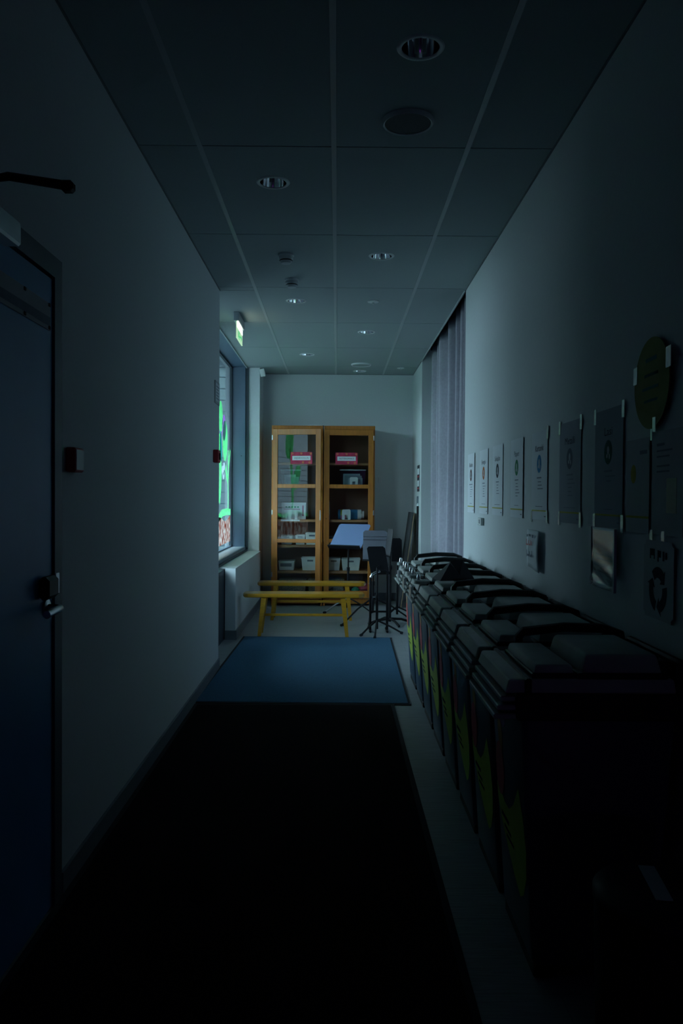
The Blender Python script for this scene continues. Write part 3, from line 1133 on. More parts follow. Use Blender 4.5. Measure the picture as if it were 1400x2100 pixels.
# small thermostat under poster 2
th = on_right('thermostat', 'tiny white wall switch below the orange-circle poster', 'switch', 5.27, 1.135)
b = BM()
bx(b, -0.06, 0.06, -0.02, 0.004, 0, 0.05, bev=0.004)
obj('housing', b, 'white_plastic', th)
b = BM()
bx(b, -0.02, 0.02, -0.023, -0.02, 0.012, 0.038)
obj('button', b, 'paper_dull', th)

# socket on back wall
so = thing('wall_socket', 'small white double wall box right of the cabinets', 'socket', (0.525, YB, 1.505))
b = BM()
bx(b, -0.042, 0.042, -0.02, 0, 0, 0.075, bev=0.003)
obj('plate', b, 'wall_paint', so)
b = BM()
bx(b, -0.001, 0.001, -0.021, -0.02, 0.002, 0.073)
obj('centre_joint', b, 'ink_soft', so)

# narrow notices on the stub wall past the curtain
p = on_right('narrow_notice', 'narrow dark notice with red marks past the curtain', 'notice', 9.43, 1.39)
b = BM()
bx(b, -0.12, 0.12, -0.0015, 0.003, 0, 0.31)
obj('sheet', b, 'dark_card', p)
for zz, hh, mm, nn in ((0.20, 0.07, 'paper', 'text_field'), (0.06, 0.07, 'paper', 'text_field'), (0.165, 0.02, 'red_paint', 'red_mark'), (0.03, 0.015, 'red_paint', 'red_mark')):
    obj(nn, lines_bm([(0, 0.2, zz, hh)], -0.002), mm, p)
p = on_right('wall_plate', 'small dark wall plate below the narrow notice', 'switch', 9.46, 1.24)
b = BM()
bx(b, -0.05, 0.05, -0.010, 0.003, 0, 0.095, bev=0.002)
obj('plate', b, 'spot_grey', p)


# ================================================================== CABINETS
def cabinet(label, x0, x1, flip, swing=0.0):
    D0, D1, H = 9.665, 10.17, 2.178
    w = x1 - x0
    c = thing('display_cabinet', label, 'cabinet', ((x0 + x1) / 2, 9.90, 0), group='wooden glass-door cabinets')
    ox, oy = (x0 + x1) / 2, 9.90

    def part(name, m, *bs, parent=None, bev=0.002):
        bb = BM()
        for q in bs:
            bx(bb, q[0] - ox, q[1] - ox, q[2] - oy, q[3] - oy, q[4], q[5], bev=bev)
        if parent is not None:
            shift(bb, *(-parent.location))
        return obj(name, bb, m, parent or c)
    T = 0.022
    part('side_panel', 'wood_front', (x0, x0 + T, D0, D1, 0.0, H))
    part('side_panel', 'wood_front', (x1 - T, x1, D0, D1, 0.0, H))
    part('top_panel', 'wood_front', (x0 + T, x1 - T, D0, D1, H - 0.045, H))
    part('bottom_panel', 'wood_inner', (x0 + T, x1 - T, D0 + 0.01, D1, 0.085, 0.107))
    part('plinth', 'wood_front', (x0 + T, x1 - T, D0 + 0.012, D0 + 0.03, 0.025, 0.085))
    part('back_panel', 'wood_back', (x0 + T, x1 - T, D1 - 0.012, D1, 0.107, H - 0.045))
    for z in (1.735, 1.463, 1.043, 0.733, 0.418):
        part('shelf', 'wood_inner', (x0 + T, x1 - T, D0 + 0.045, D1 - 0.012, z - 0.030, z))
    d = bpy.data.objects.new('door', None)
    COL.objects.link(d)
    d.parent = c
    d.location = ((x0 if not flip else x1) - ox, D0 - oy, 0)
    d.rotation_euler = (0, 0, swing)
    a, e = x0 + 0.018, x1 - 0.006
    if flip:
        a, e = x0 + 0.006, x1 - 0.018
    S = 0.062
    f0, f1 = D0 - 0.024, D0 - 0.001
    zb, zt = 0.10, H - 0.048
    part('stile', 'wood_front', (a, a + S, f0, f1, zb, zt), parent=d)
    part('stile', 'wood_front', (e - S, e, f0, f1, zb, zt), parent=d)
    rl = [(zt - 0.068, zt), (1.424, 1.470), (0.768, 0.812), (zb, zb + 0.085)]
    for (p0, p1) in rl:
        part('rail', 'wood_front', (a + S, e - S, f0, f1, p0, p1), parent=d)
    for k in range(3):
        part('pane', 'cabinet_glass', (a + S - 0.003, e - S + 0.003, f0 + 0.010, f0 + 0.014, rl[k + 1][1] - 0.003, rl[k][0] + 0.003), parent=d, bev=0)
    hx = (x0 + 0.008, x0 + 0.02) if not flip else (x1 - 0.02, x1 - 0.008)
    for z in (0.35, 1.10, 2.0):
        part('hinge', 'steel', (hx[0], hx[1], f0 - 0.003, f0 + 0.01, z, z + 0.06), parent=d)
    if not flip:
        part('lock_plate', 'white_enamel', (e - 0.010, e - 0.001, f0 - 0.004, f0, 1.04, 1.16), parent=d, bev=0)
    else:
        part('keyhole', 'black_metal', (a + 0.022, a + 0.030, f0 - 0.002, f0, 1.05, 1.062), parent=d, bev=0)
    return c


DOOR_SWING = 11.0
cabinet('left orange-brown wooden cabinet with glass door', -0.790, -0.172, False, R(-DOOR_SWING))
cabinet('right orange-brown wooden cabinet with glass door, behind the music stands', -0.160, 0.456, True)


def red_sign(label, xc, z, txt, y=9.648, rz=0.0):
    t = thing('door_sign', label, 'sign', (xc, y, z), rz, group='red signs on the cabinet doors')
    bb = BM()
    bx(bb, -0.133, 0.133, -0.001, 0, 0, 0.142)
    obj('card', bb, 'red_card', t)
    bb = BM()
    for (px, pz) in ((-0.11, 0.125), (0.0, 0.125), (0.115, 0.122), (0.02, 0.02), (0.10, 0.018)):
        disc(bb, px, pz, 0.014, 0.014, -0.0014, 14)
    obj('spots', bb, 'orange_spot', t, fix=False)
    bb = BM()
    bx(bb, -0.111, 0.111, -0.002, -0.0012, 0.044, 0.096)
    obj('text_field', bb, 'paper', t)
    bb = text_bm(txt, 0.021, width=0.175)
    shift(bb, 0, -0.0025, 0.061)
    obj('lettering', bb, 'ink', t, fix=False)


red_sign('red patterned sign on the left cabinet door, text in two words', -0.428, 1.712, 'AHJÖÄN KOULUN', 9.648 - 0.362 * math.sin(R(DOOR_SWING)) - 0.003, R(-DOOR_SWING))
red_sign('red patterned sign on the right cabinet door, text in one word', 0.113, 1.712, 'NOTYENUMMAUS')


# ---- things in the cabinets
def basket(label, x0, x1, z, h, y=9.80, m='white_plastic', d=0.22, group='white plastic baskets in the cabinets'):
    w = (x1 - x0) / 2
    t = thing('storage_basket', label, 'basket', ((x0 + x1) / 2, y + d / 2, z), group=group)
    bb = BM()
    k = 0.86
    wall = 0.004
    rs = []
    for (s, zz, dn) in ((k, 0.0, 0), (1, h, 0), (1, h, wall), (k, wall, wall)):
        a, c = w * s - dn, d / 2 * (s * 0.5 + 0.5) - dn
        rs.append([(-a, -c, zz), (a, -c, zz), (a, c, zz), (-a, c, zz)])
    rings(bb, rs)
    obj('tub', bb, m, t)
    bb = BM()
    bx(bb, -w - 0.003, w + 0.003, -d / 2 - 0.004, -d / 2 + 0.004, h - 0.010, h)
    bx(bb, -w - 0.003, w + 0.003, d / 2 - 0.004, d / 2 + 0.004, h - 0.010, h)
    bx(bb, -w - 0.003, -w + 0.004, -d / 2, d / 2, h - 0.010, h)
    bx(bb, w - 0.004, w + 0.003, -d / 2, d / 2, h - 0.010, h)
    obj('rim', bb, m, t)
    bb = BM()
    bx(bb, -min(0.036, w * 0.5), min(0.036, w * 0.5), -d / 2 - 0.004, -d / 2 - 0.0005, h * 0.70, h * 0.70 + 0.020, bev=0.002)
    obj('grip_slot', bb, 'spot_grey', t)
    return t


basket('low white basket leftmost on the third shelf, left cabinet', -0.685, -0.545, 0.733, 0.112)
basket('white basket in the middle of the third shelf, left cabinet', -0.508, -0.390, 0.733, 0.118)
basket('taller white basket on the right of the third shelf, left cabinet', -0.383, -0.225, 0.733, 0.145)
basket('large white basket on the fourth shelf of the left cabinet', -0.432, -0.215, 0.418, 0.155)
basket('white basket leftmost on the fourth shelf of the right cabinet', -0.115, 0.045, 0.418, 0.150)
basket('white basket behind the stand pole, fourth shelf of the right cabinet', 0.060, 0.290, 0.418, 0.145)
basket('small greenish basket behind the blue-lit music stand', -0.115, -0.01, 0.733, 0.10, m='sill_grey')

t = thing('storage_box', 'low white box with grey side panel on the fourth left shelf', 'box', (-0.615, 9.90, 0.418))
b = BM()
frustum(b, (-0.088, 0.088, -0.10, 0.10), (-0.098, 0.098, -0.105, 0.105), 0, 0.112, bev=0.004)
obj('tub', b, 'white_plastic', t)
b = BM()
bx(b, -0.075, 0.065, -0.106, -0.1025, 0.045, 0.085)
obj('side_label', b, 'spot_grey', t)
b = BM()
bx(b, -0.10, 0.10, -0.108, 0.108, 0.106, 0.115, bev=0.002)
obj('lid', b, 'white_plastic', t)


def clear_box(label, x0, x1, z, h, papers):
    w = (x1 - x0) / 2
    t = thing('clear_box', label, 'box', ((x0 + x1) / 2, 9.91, z), group='clear plastic boxes in the cabinets')
    bb = BM()
    rs = []
    for (s, zz, dn) in ((0.9, 0, 0), (1, h, 0), (1, h, 0.004), (0.9, 0.004, 0.004)):
        a, c = w * s - dn, 0.11 * s - dn
        rs.append([(-a, -c, zz), (a, -c, zz), (a, c, zz), (-a, c, zz)])
    rings(bb, rs)
    obj('tub', bb, 'clear_plastic', t)
    bb = BM()
    for (u0, u1, v0, v1) in ((-w, w, -0.114, -0.106), (-w, w, 0.106, 0.114), (-w - 0.004, -w + 0.004, -0.11, 0.11), (w - 0.004, w + 0.004, -0.11, 0.11)):
        bx(bb, u0, u1, v0, v1, h - 0.006, h + 0.004)
    obj('rim', bb, 'tape', t)
    for k, (a, c, hh, yy) in enumerate(papers):
        bb = BM()
        bx(bb, a, c, yy, yy + 0.012, 0.005, hh)
        obj('paper_stack', bb, 'paper' if k % 2 == 0 else 'paper_dull', t)
        stuff(obj('printed_lines', shift(lines_bm([((a + c) / 2, (c - a) * 0.7, hh * (0.3 + 0.15 * q), 0.004) for q in range(4)], yy - 0.0006)), 'ink_soft', t))
    return t


clear_box('clear plastic box of papers on the upper left shelf', -0.690, -0.445, 1.463, 0.185, [(-0.085, 0.06, 0.13, -0.06), (-0.05, 0.10, 0.10, -0.085)])
clear_box('clear plastic box of cards on the upper right shelf', 0.035, 0.352, 1.463, 0.19, [(-0.12, 0.09, 0.145, -0.03), (-0.10, 0.11, 0.12, -0.06), (-0.06, 0.12, 0.09, -0.085)])


def bookend(label, xc, z, w=0.10, h=0.125, y=9.735):
    t = thing('bookend', label, 'bookend', (xc, y, z), group='white bookends')
    bb = BM()
    prism(bb, [(-w / 2, 0), (-w / 2, h - 0.012), (-w / 2 + 0.012, h), (w / 2 - 0.012, h), (w / 2, h - 0.012), (w / 2, 0), (w * 0.18, 0),
               (w * 0.18, h * 0.48), (-w * 0.18, h * 0.48), (-w * 0.18, 0)], -0.0015, 0.0015, 'y')
    obj('upright', bb, 'white_enamel', t)
    bb = BM()
    bx(bb, -w * 0.5, w * 0.5, -0.012, 0.08, 0.0, 0.003)
    obj('foot', bb, 'white_enamel', t)


bookend('white bookend before the boxed game on the second left shelf', -0.535, 1.043, 0.115, 0.120)
bookend('white bookend before the lying can on the second right shelf', 0.115, 1.043, 0.105, 0.125)
bookend('white bookend before the clear box on the upper right shelf', 0.205, 1.463, 0.10, 0.10, y=9.775)

t = thing('boxed_game', 'white board-game box with green dots on the second left shelf', 'game box', (-0.53, 9.84, 1.043))
b = BM()
bx(b, -0.150, 0.150, -0.03, 0.03, 0, 0.205, bev=0.002)
obj('carton', b, 'paper', t)
b = BM()
for k in range(5):
    disc(b, -0.09 + 0.036 * k, 0.150, 0.013, 0.011, -0.0308, 14)
obj('dot_row', b, 'toy_green', t, fix=False)
stuff(obj('printed_lines', lines_bm([(-0.02, 0.20, 0.118, 0.010), (0.115, 0.02, 0.04, 0.13)], -0.0308), 'band_pink', t))
t = thing('shelf_label', 'thin white label strip on the second shelf edge, left cabinet', 'label', (-0.56, 9.705, 1.030))
b = BM()
bx(b, -0.120, 0.110, 0, 0.004, -0.008, 0.012)
obj('strip', b, 'paper', t)
t = thing('standing_sheet', 'upright sheet at the left of the second right shelf', 'sheet', (-0.115, 9.76, 1.043))
b = BM()
bx(b, -0.022, 0.030, 0, 0.002, 0, 0.22)
obj('sheet', b, 'paper_dull', t)
b = BM()
disc(b, 0.0, 0.05, 0.02, 0.03, -0.0006, 16)
obj('green_print', b, 'toy_green', t, fix=False)

# lying can with coloured bands
t = thing('banded_can', 'can with blue, lime and pink bands lying on the second right shelf', 'can', (0.17, 9.87, 1.043))
for (u0, u1, m) in ((-0.155, -0.125, 'band_blue'), (-0.125, -0.055, 'band_lime'), (-0.055, -0.01, 'white_plastic'), (-0.01, 0.085, 'band_blue'), (0.085, 0.13, 'white_plastic')):
    b = BM()
    tube(b, [(u0, 0, 0.062), (u1, 0, 0.062)], 0.062, 24)
    obj('band', b, m, t, smooth=True)
b = BM()
tube(b, [(0.13, 0, 0.062), (0.165, 0, 0.062)], 0.045, 24)
obj('cap', b, 'white_plastic', t, smooth=True)
b = BM()
bx(b, -0.123, -0.058, -0.064, -0.058, 0.005, 0.052, bev=0.002)
obj('pink_patch', b, 'band_pink', t)

for (x0, x1, lab) in ((-0.705, -0.375, 'wide wicker box on the bottom shelf, left cabinet'), (-0.345, -0.205, 'small wicker box on the bottom shelf beside the wide one'),
                      (-0.115, 0.09, 'wicker box on the bottom shelf, right cabinet')):
    t = thing('wicker_box', lab, 'box', ((x0 + x1) / 2, 9.92, 0.107), group='wicker boxes on the bottom shelves')
    w = (x1 - x0) / 2
    b = BM()
    frustum(b, (-w * 0.94, w * 0.94, -0.12, 0.12), (-w, w, -0.13, 0.13), 0, 0.20, bev=0.006)
    obj('tub', b, 'wicker', t)
    b = BM()
    bx(b, -w - 0.004, w + 0.004, -0.134, 0.134, 0.185, 0.205, bev=0.004)
    obj('rim', b, 'wicker', t)


def ball(label, x, y, z, r, m):
    t = thing('soft_ball', label, 'ball', (x, y, z))
    bb = BM()
    bmesh.ops.create_uvsphere(bb, u_segments=20, v_segments=14, radius=r)
    shift(bb, 0, 0, r)
    obj('ball', bb, m, t, smooth=True)
    bb = BM()
    lathe(bb, [(r * 1.004 * math.cos(a), r + r * 1.004 * math.sin(a)) for a in (-0.06, 0.0, 0.06)], n=24)
    obj('seam', bb, 'rubber', t, smooth=True)


ball('green soft ball on the bottom shelf of the right cabinet', 0.235, 9.80, 0.107, 0.055, 'toy_green')
ball('large red soft ball on the bottom shelf of the right cabinet', 0.345, 9.83, 0.107, 0.078, 'toy_red')
t = thing('paper_stack', 'thin papers lying on top of the left cabinet', 'papers', (-0.28, 9.80, 2.178))
for k in range(3):
    b = BM()
    bx(b, -0.10 + 0.02 * k, 0.09 + 0.012 * k, -0.1, 0.12, 0.004 * k, 0.004 * k + 0.003)
    obj('sheet', b, 'paper', t)


# ================================================================== BENCHES
def bench(label, x0, x1, yc, z=0.402):
    L = (x1 - x0) / 2
    t = thing('bench', label, 'bench', ((x0 + x1) / 2, yc, 0), group='yellow wooden benches')
    bb = BM()
    pts = []
    hw = 0.118
    for s in (1, -1):
        for k in range(7):
            a = -PI / 2 * s + PI / 6 * k * s
            ca = math.cos(a) * s
            pts.append((s * (L - 0.055) + 0.055 * ca * (abs(ca) ** -0.3 if abs(ca) > 1e-6 else 0), hw * math.sin(a) if s == 1 else hw * math.sin(a)))
    prism(bb, pts, z - 0.036, z, 'z')
    ed = [e for e in bb.edges if abs(e.verts[0].co.z - e.verts[1].co.z) < 1e-5]
    bmesh.ops.bevel(bb, geom=ed, offset=0.008, segments=2, affect='EDGES')
    obj('seat', bb, 'bench_wood', t)
    for sx in (-1, 1):
        for sy in (-1, 1):
            bb = BM()
            xt, xb = sx * (L - 0.205), sx * (L - 0.165)
            yt, yb = sy * 0.075, sy * 0.105
            rs = []
            for (xx, yy, zz, r_) in ((xb, yb, 0.0, 0.016), (xt, yt, z - 0.036, 0.024)):
                rs.append([(xx - r_, yy - r_, zz), (xx + r_, yy - r_, zz), (xx + r_, yy + r_, zz), (xx - r_, yy + r_, zz)])
            rings(bb, rs)
            obj('leg', bb, 'bench_wood', t)
        bb = BM()
        bx(bb, sx * (L - 0.205) - 0.02, sx * (L - 0.205) + 0.02, -0.10, 0.10, z - 0.066, z - 0.036, bev=0.004)
        obj('crosspiece', bb, 'bench_wood', t)
        bb = BM()
        bx(bb, sx * (L - 0.186) - 0.010, sx * (L - 0.186) + 0.010, -0.085, 0.085, 0.180, 0.205, bev=0.003)
        obj('foot_rail', bb, 'bench_wood', t)
    bb = BM()
    bx(bb, -(L - 0.19), L - 0.19, -0.014, 0.014, 0.178, 0.202, bev=0.003)
    obj('stretcher', bb, 'bench_wood', t)


bench('front yellow wooden bench standing at the edge of the blue mat', -0.888, 0.268, 7.62)
bench('rear yellow wooden bench between the front bench and the cabinets', -0.850, 0.318, 8.62)


# ================================================================== MUSIC STANDS
def tripod(t, hub_z, spread, angles, m='black_metal', r=0.009, foot=True, tipz=0.012):
    for a in angles:
        bb = BM()
        ca, sa = math.cos(R(a)), math.sin(R(a))
        tube(bb, [(0.012 * ca, 0.012 * sa, hub_z), (0.5 * spread * ca, 0.5 * spread * sa, hub_z * 0.62), (spread * ca, spread * sa, tipz)], r, 8)
        l = obj('leg', bb, m, t, smooth=True)
        if foot:
            bb = BM()
            tube(bb, [(0.93 * spread * ca, 0.93 * spread * sa, tipz + 0.005), (1.03 * spread * ca, 1.03 * spread * sa, 0.012)], r * 1.5, 8)
            obj('rubber_foot', bb, 'rubber', l, smooth=True)


def desk_mesh(w, h, m, t, base, yaw, tilt, lip=0.045, ribs=False, taper=0.0):
    """desk plate: lower edge centre at base, leaning back by tilt from vertical, facing direction yaw (0 = towards -Y)."""
    rot = Matrix.Rotation(yaw, 4, 'Z') @ Matrix.Rotation(-tilt, 4, 'X')
    X = Matrix.Translation(base) @ rot

    def put(name, bb, mm):
        bmesh.ops.transform(bb, matrix=X, verts=bb.verts)
        return obj(name, bb, mm, t)
    bb = BM()
    prism(bb, [(-w / 2, 0), (w / 2, 0), (w / 2 - taper, h - 0.02), (w / 2 - taper - 0.02, h), (-w / 2 + taper + 0.02, h), (-w / 2 + taper, h - 0.02)], -0.002, 0.002, 'y')
    dk = put('desk', bb, m)
    bb = BM()
    bx(bb, -w / 2, w / 2, -lip, 0.002, -0.004, 0.0)
    bx(bb, -w / 2, w / 2, -lip, -lip + 0.003, 0.0, 0.012)
    put('ledge', bb, 'black_metal')
    if ribs:
        for z in (h - 0.065, h - 0.10):
            bb = BM()
            bx(bb, -w / 2, w / 2, -0.012, -0.002, z, z + 0.014, bev=0.003)
            put('rib', bb, m)
    bb = BM()
    bx(bb, -0.03, 0.03, 0.002, 0.03, h * 0.25, h * 0.45, bev=0.004)
    put('tilt_bracket', bb, 'black_metal')
    return dk


def pole(t, z0, z1, zc, r=0.013, collar=True, p=(0, 0)):
    bb = BM()
    tube(bb, [(p[0], p[1], z0), (p[0], p[1], zc)], r, 12)
    obj('lower_tube', bb, 'black_metal', t, smooth=True)
    bb = BM()
    tube(bb, [(p[0], p[1], zc - 0.03), (p[0], p[1], z1)], r * 0.72, 12)
    obj('upper_tube', bb, 'black_metal', t, smooth=True)
    bb = BM()
    tube(bb, [(p[0], p[1], zc - 0.03), (p[0], p[1], zc + 0.012)], r * 1.4, 12)
    k = obj('collar', bb, 'black_metal', t, smooth=True)
    bb = BM()
    tube(bb, [(p[0] - r * 1.2, p[1], zc - 0.01), (p[0] - r * 3.2, p[1], zc - 0.01)], 0.008, 8)
    obj('knob', bb, 'steel', t, smooth=True)


# stand 1: bright desk turned to the window
s1 = thing('music_stand', 'music stand with wide blue-lit desk turned towards the window', 'music stand', (0.135, 9.18, 0), group='music stands')
pole(s1, 0.05, 0.80, 0.50)
desk_mesh(0.405, 0.385, 'stand_desk', s1, (-0.045, -0.10, 0.735), R(-27), R(46))
tripod(s1, 0.16, 0.32, (212,), m='steel', r=0.009)
tripod(s1, 0.16, 0.30, (332, 92), r=0.008)

# stand 2: silver desk with ribs, upright
s2 = thing('music_stand', 'music stand with upright silver ribbed desk behind the black one', 'music stand', (0.385, 8.42, 0), group='music stands')
pole(s2, 0.10, 0.72, 0.42)
desk_mesh(0.250, 0.32, 'stand_silver', s2, (0.015, -0.02, 0.650), R(-6), R(8), ribs=True, lip=0.03)
tripod(s2, 0.255, 0.44, (222, 262, 20))

# stand 3: black desk, nearest
s3 = thing('music_stand', 'nearest music stand with black desk seen dark from behind', 'music stand', (0.395, 7.74, 0), group='music stands')
pole(s3, 0.04, 0.62, 0.36)
dsk = desk_mesh(0.190, 0.300, 'black_metal', s3, (0.035, 0.125, 0.560), R(16), R(28), lip=0.035)
b = BM()
tube(b, [(0, 0, 0.60), (0.0, 0.05, 0.625), (0.03, 0.17, 0.64)], 0.009, 8)
obj('desk_arm', b, 'black_metal', s3, smooth=True)
tripod(s3, 0.12, 0.26, (232,))
tripod(s3, 0.12, 0.34, (264,))
tripod(s3, 0.12, 0.25, (344,))

# tubular rack beside stand 3
rk = thing('tube_rack', 'black bent-tube rack with shiny corner beside the black music stand', 'rack', (0.418, 7.80, 0))
b = BM()
pts = [(-0.085, 0, 0.0), (-0.085, 0, 0.515), (-0.082, 0, 0.54), (-0.070, 0, 0.562), (-0.048, 0, 0.578), (0.01, 0, 0.597), (0.060, 0, 0.600), (0.075, 0, 0.59), (0.080, 0, 0.57), (0.080, 0, 0.0)]
tube(b, pts, 0.012, 12)
obj('bent_tube', b, 'black_metal', rk, smooth=True)
for x in (-0.085, 0.080):
    b = BM()
    tube(b, [(x, -0.06, 0.012), (x, 0.16, 0.012)], 0.012, 10)
    obj('foot_tube', b, 'black_metal', rk, smooth=True)
b = BM()
tube(b, [(-0.085, 0, 0.2), (0.080, 0, 0.2)], 0.009, 8)
obj('crossbar', b, 'black_metal', rk, smooth=True)
b = BM()
tube(b, [(-0.083, -0.001, 0.535), (-0.070, -0.001, 0.562), (-0.048, -0.001, 0.578), (0.01, -0.001, 0.597)], 0.0126, 12)
obj('chrome_corner', b, 'chrome', rk, smooth=True)

# stand 4: narrow dark desk seen nearly edge-on
s4 = thing('music_stand', 'music stand with slim dark desk seen nearly edge-on', 'music stand', (0.555, 8.28, 0), group='music stands')
pole(s4, 0.03, 0.80, 0.60, r=0.016)
desk_mesh(0.24, 0.28, 'bin_black', s4, (-0.03, -0.03, 0.715), R(-80), R(7), lip=0.04)
for a in (20, 110, 200, 290):
    b = BM()
    ca, sa = math.cos(R(a)), math.sin(R(a))
    tube(b, [(0, 0, 0.06), (0.13 * ca, 0.13 * sa, 0.05), (0.24 * ca, 0.24 * sa, 0.014)], 0.013, 8)
    obj('leg', b, 'black_metal', s4, smooth=True)

# stand 5: black desk farthest right
s5 = thing('music_stand', 'music stand with small black desk at the far right', 'music stand', (0.665, 8.72, 0), group='music stands')
pole(s5, 0.04, 0.72, 0.45)
desk_mesh(0.115, 0.25, 'black_metal', s5, (-0.01, -0.03, 0.625), R(4), R(6), lip=0.03)
tripod(s5, 0.12, 0.24, (230, 350, 110))

# board and pole leaning in the far right corner
bd = thing('leaning_board', 'dark board with pale edge leaning in the far right corner', 'board', (0.86, 9.60, 0))
b = BM()
sh = 0.15
prism(b, [(-0.115, 0.0), (-0.095, 0.0), (-0.095 + sh, 1.14), (-0.115 + sh, 1.14)], -0.10, 0.40, 'y')
obj('panel', b, 'board_dark', bd)
b = BM()
prism(b, [(-0.0945, 0.0), (-0.0875, 0.0), (-0.0875 + sh, 1.13), (-0.0945 + sh, 1.13)], -0.10, 0.40, 'y')
obj('pale_edge', b, 'board_edge', bd)
lp = thing('window_pole', 'black pole with metal tips upright against the stub wall', 'pole', (0.935, 9.30, 0))
b = BM()
tube(b, [(0, 0, 0.03), (0.005, 0, 1.22)], 0.013, 10)
obj('shaft', b, 'black_metal', lp, smooth=True)
b = BM()
tube(b, [(0.005, 0, 1.22), (0.006, 0, 1.25)], 0.010, 10)
obj('tip', b, 'chrome', lp, smooth=True)
b = BM()
tube(b, [(0, 0, 0.0), (0, 0, 0.03)], 0.015, 10)
obj('foot', b, 'rubber', lp, smooth=True)

# ================================================================== WASTE BINS
FX = lambda z: -0.180 - 0.0608 * (z - 0.03)


def decal(name, m, poly, t, k=0):
    bb = BM()
    e = 0.0015 + 0.0008 * k
    rs = []
    for d_ in (0.0, 0.0006):
        rs.append([(FX(z) - e - d_, y, z) for y, z in poly])
    rings(bb, rs)
    return obj(name, bb, m, t)


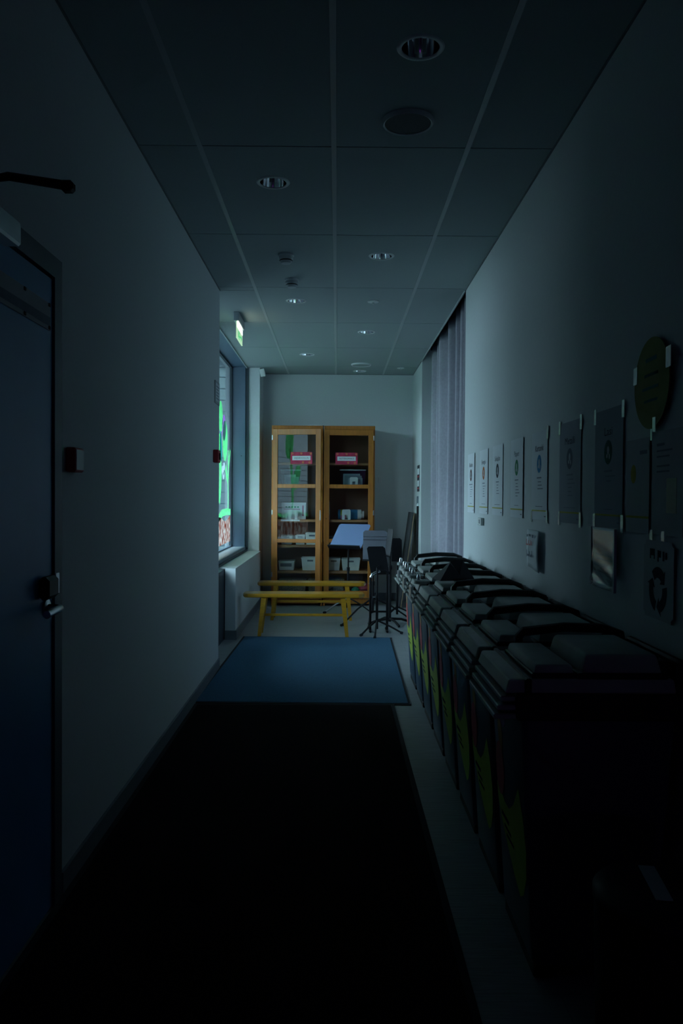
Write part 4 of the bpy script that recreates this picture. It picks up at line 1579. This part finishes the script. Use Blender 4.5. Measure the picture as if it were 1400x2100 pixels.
def waste_bin(latched):
    t = thing('waste_bin', '', 'waste bin', (0.72, 0, 0))
    bb = BM()
    frustum(bb, (-0.180, 0.150, -0.190, 0.190), (-0.226, 0.200, -0.214, 0.214), 0.03, 0.775, bev=0.018, seg=3)
    obj('body', bb, 'bin_body', t, smooth=True)
    bb = BM()
    frustum(bb, (-0.236, 0.205, -0.220, 0.220), (-0.240, 0.205, -0.221, 0.221), 0.715, 0.790, bev=0.006)
    obj('collar', bb, 'bin_black', t)
    for (z, x) in ((0.716, -0.296), (0.740, -0.287), (0.764, -0.278)):
        bb = BM()
        bx(bb, x, -0.20, -0.204, 0.200, z, z + 0.015, bev=0.003)
        obj('rim_ridge', bb, 'bin_lid', t)
    bb = BM()
    frustum(bb, (-0.268, 0.195, -0.212, 0.208), (-0.256, 0.190, -0.207, 0.203), 0.788, 0.826, bev=0.006)
    obj('lid', bb, 'bin_lid', t)
    bb = BM()
    bx(bb, -0.215, -0.198, -0.223, 0.223, 0.786, 0.830, bev=0.004)
    obj('lid_strap', bb, 'bin_black', t)
    bb = BM()
    frustum(bb, (-0.190, -0.075, -0.195, 0.150), (-0.182, -0.082, -0.188, 0.143), 0.826, 0.862, bev=0.007)
    pd = obj('front_pad', bb, 'bin_lid', t, smooth=True)
    bb = BM()
    bx(bb, -0.193, -0.073, -0.199, 0.154, 0.826, 0.840, bev=0.003)
    obj('pad_seam', bb, 'bin_black', pd)
    bb = BM()
    frustum(bb, (-0.060, 0.165, -0.200, 0.150), (-0.045, 0.150, -0.185, 0.135), 0.826, 0.890, bev=0.010)
    dm = obj('lid_dome', bb, 'bin_lid', t, smooth=True)
    bb = BM()
    bx(bb, -0.070, 0.175, -0.206, 0.156, 0.826, 0.842, bev=0.003)
    obj('dome_skirt', bb, 'bin_black', dm)
    bb = BM()
    tube(bb, [(-0.145, 0.178, 0.826), (-0.145, 0.178, 0.872), (-0.130, 0.178, 0.890), (0.00, 0.184, 0.904), (0.13, 0.190, 0.900), (0.185, 0.196, 0.880), (0.19, 0.196, 0.84)], 0.015, 8)
    obj('side_grip', bb, 'bin_black', t, smooth=True)
    bb = BM()
    tube(bb, [(0.200, -0.205, 0.800), (0.212, -0.205, 0.856), (0.214, -0.190, 0.866), (0.214, 0.190, 0.866), (0.212, 0.205, 0.856), (0.200, 0.205, 0.800)], 0.011, 8)
    obj('rear_handle', bb, 'bin_black', t, smooth=True)
    for y in (-0.12, 0.0, 0.12):
        bb = BM()
        bx(bb, 0.17, 0.222, y - 0.022, y + 0.022, 0.795, 0.862, bev=0.006)
        obj('hinge_lug', bb, 'bin_black', t)
    for s in (-1, 1):
        bb = BM()
        tube(bb, [(0.15, s * 0.165, 0.07), (0.15, s * 0.195, 0.07)], 0.07, 20)
        obj('wheel', bb, 'rubber', t, smooth=True)
    bb = BM()
    bx(bb, -0.176, -0.12, -0.185, 0.185, 0.0, 0.035, bev=0.004)
    obj('foot_bar', bb, 'bin_black', t)
    # stickers on the corridor side
    leaf = [(-0.125, 0.500), (-0.165, 0.435), (-0.188, 0.350), (-0.176, 0.270), (-0.130, 0.200), (-0.085, 0.175), (-0.02, 0.205), (0.06, 0.255),
            (0.135, 0.315), (0.180, 0.365), (0.190, 0.415), (0.140, 0.405), (0.08, 0.385), (0.02, 0.385), (-0.05, 0.425)]
    lf = decal('leaf_sticker', 'leaf_green', leaf, t)
    for k, (y0, z0, w, h) in enumerate(((0.08, 0.33, 0.10, 0.014), (0.05, 0.305, 0.09, 0.010), (0.02, 0.285, 0.10, 0.010))):
        decal('sticker_text', 'ink', [(y0 - w / 2, z0), (y0 + w / 2, z0), (y0 + w / 2, z0 + h), (y0 - w / 2, z0 + h)], lf, 1)
    decal('red_petal', 'petal_red', blob(0.125, 0.475, 0.058, 0.085, 0.15, wob=0.0), t, 1)
    decal('orange_petal', 'petal_orange', blob(0.10, 0.590, 0.030, 0.055, -0.1, wob=0.0), t)
    decal('purple_petal', 'petal_purple', blob(0.06, 0.660, 0.045, 0.035, 0.3, wob=0.0), t)
    if latched:
        for y in (-0.16, 0.16):
            bb = BM()
            lathe(bb, [(0.048, 0.0), (0.048, 0.016), (0.042, 0.020), (0.001, 0.020)], c=(-0.235, y, 0.826), n=20)
            e = obj('lid_ear', bb, 'bin_lid', t, smooth=True)
            bb = BM()
            lathe(bb, [(0.011, 0.0), (0.011, 0.022), (0.008, 0.030), (0.001, 0.033)], c=(-0.255, y, 0.846), n=16)
            obj('steel_pin', bb, 'chrome', e, smooth=True)
        bb = BM()
        bx(bb, -0.290, -0.266, -0.06, 0.06, 0.72, 0.80, bev=0.006)
        obj('steel_latch', bb, 'steel', t)
    return t


bin_lab = ['black waste bin nearest the camera with sticker leaf low on its side', 'second waste bin from the camera', 'third waste bin from the camera',
           'fourth waste bin from the camera', 'fifth waste bin from the camera, under the folded dark card',
           'sixth waste bin from the camera, first one with steel lid pins', 'seventh waste bin from the camera, with steel lid pins',
           'farthest waste bin in the row, next to the curtain']
plain = waste_bin(False)
latch = waste_bin(True)
for k in range(8):
    src = plain if k < 5 else latch
    o = src if k in (0, 5) else copy_tree(src)
    o.location = (0.722, 2.345 + 0.469 * k, 0)
    o.rotation_euler = (0, 0, 0)
    tag(o, bin_lab[k], 'waste bin', 'row of waste sorting bins')

# folded dark card lying on the fifth bin
fc = thing('folded_card', 'folded dark cardboard with two peaks lying on a bin lid', 'cardboard', (0.60, 4.14, 0.8905), R(12))
b = BM()
P_ = [(-0.085, -0.06, 0.0), (0.085, -0.05, 0.0), (0.075, 0.075, 0.0), (-0.07, 0.085, 0.0)]
v = [b.verts.new(p) for p in [(-0.09, -0.07, 0), (-0.02, -0.02, 0.085), (0.02, -0.055, 0.030), (0.055, -0.01, 0.10), (0.10, -0.07, 0.0), (0.09, 0.08, 0.0), (0.0, 0.03, 0.09), (-0.08, 0.08, 0.0)]]
for f in ((0, 1, 2), (2, 3, 4), (0, 2, 4), (3, 5, 4), (1, 6, 2), (2, 6, 3), (3, 6, 5), (0, 7, 1), (1, 7, 6), (5, 6, 7), (0, 4, 5, 7)):
    b.faces.new([v[i] for i in f])
obj('folded_sheet', b, 'dark_card', fc)
b = BM()
bx(b, -0.02, 0.05, -0.072, -0.0705, 0.004, 0.012)
obj('fold_tab', b, 'dark_card', fc)

# ================================================================== PEDAL BIN
pb = thing('pedal_bin', 'small dark round bin with paper label on its lid, front right', 'trash can', (0.715, 1.70, 0))
b = BM()
lathe(b, [(0.001, 0.012), (0.138, 0.012), (0.142, 0.02), (0.150, 0.44), (0.150, 0.445), (0.146, 0.448)], n=48)
obj('drum', b, 'black_metal', pb, smooth=True)
b = BM()
lathe(b, [(0.151, 0.440), (0.1545, 0.446), (0.1545, 0.462), (0.148, 0.470), (0.10, 0.484), (0.001, 0.490)], n=48)
obj('lid', b, 'black_plastic', pb, smooth=True)
b = BM()
lathe(b, [(0.140, 0.0), (0.144, 0.004), (0.144, 0.020), (0.138, 0.022)], n=48)
obj('base_ring', b, 'rubber', pb, smooth=True)
b = BM()
bx(b, -0.045, -0.01, -0.08, 0.075, 0.489, 0.4905)
bmesh.ops.rotate(b, verts=b.verts, cent=(-0.03, 0, 0.49), matrix=Matrix.Rotation(R(-8), 3, 'Z'))
obj('lid_label', b, 'paper_dull', pb)
b = BM()
bx(b, -0.04, 0.04, -0.195, -0.13, 0.012, 0.024, bev=0.004)
obj('pedal', b, 'black_metal', pb)
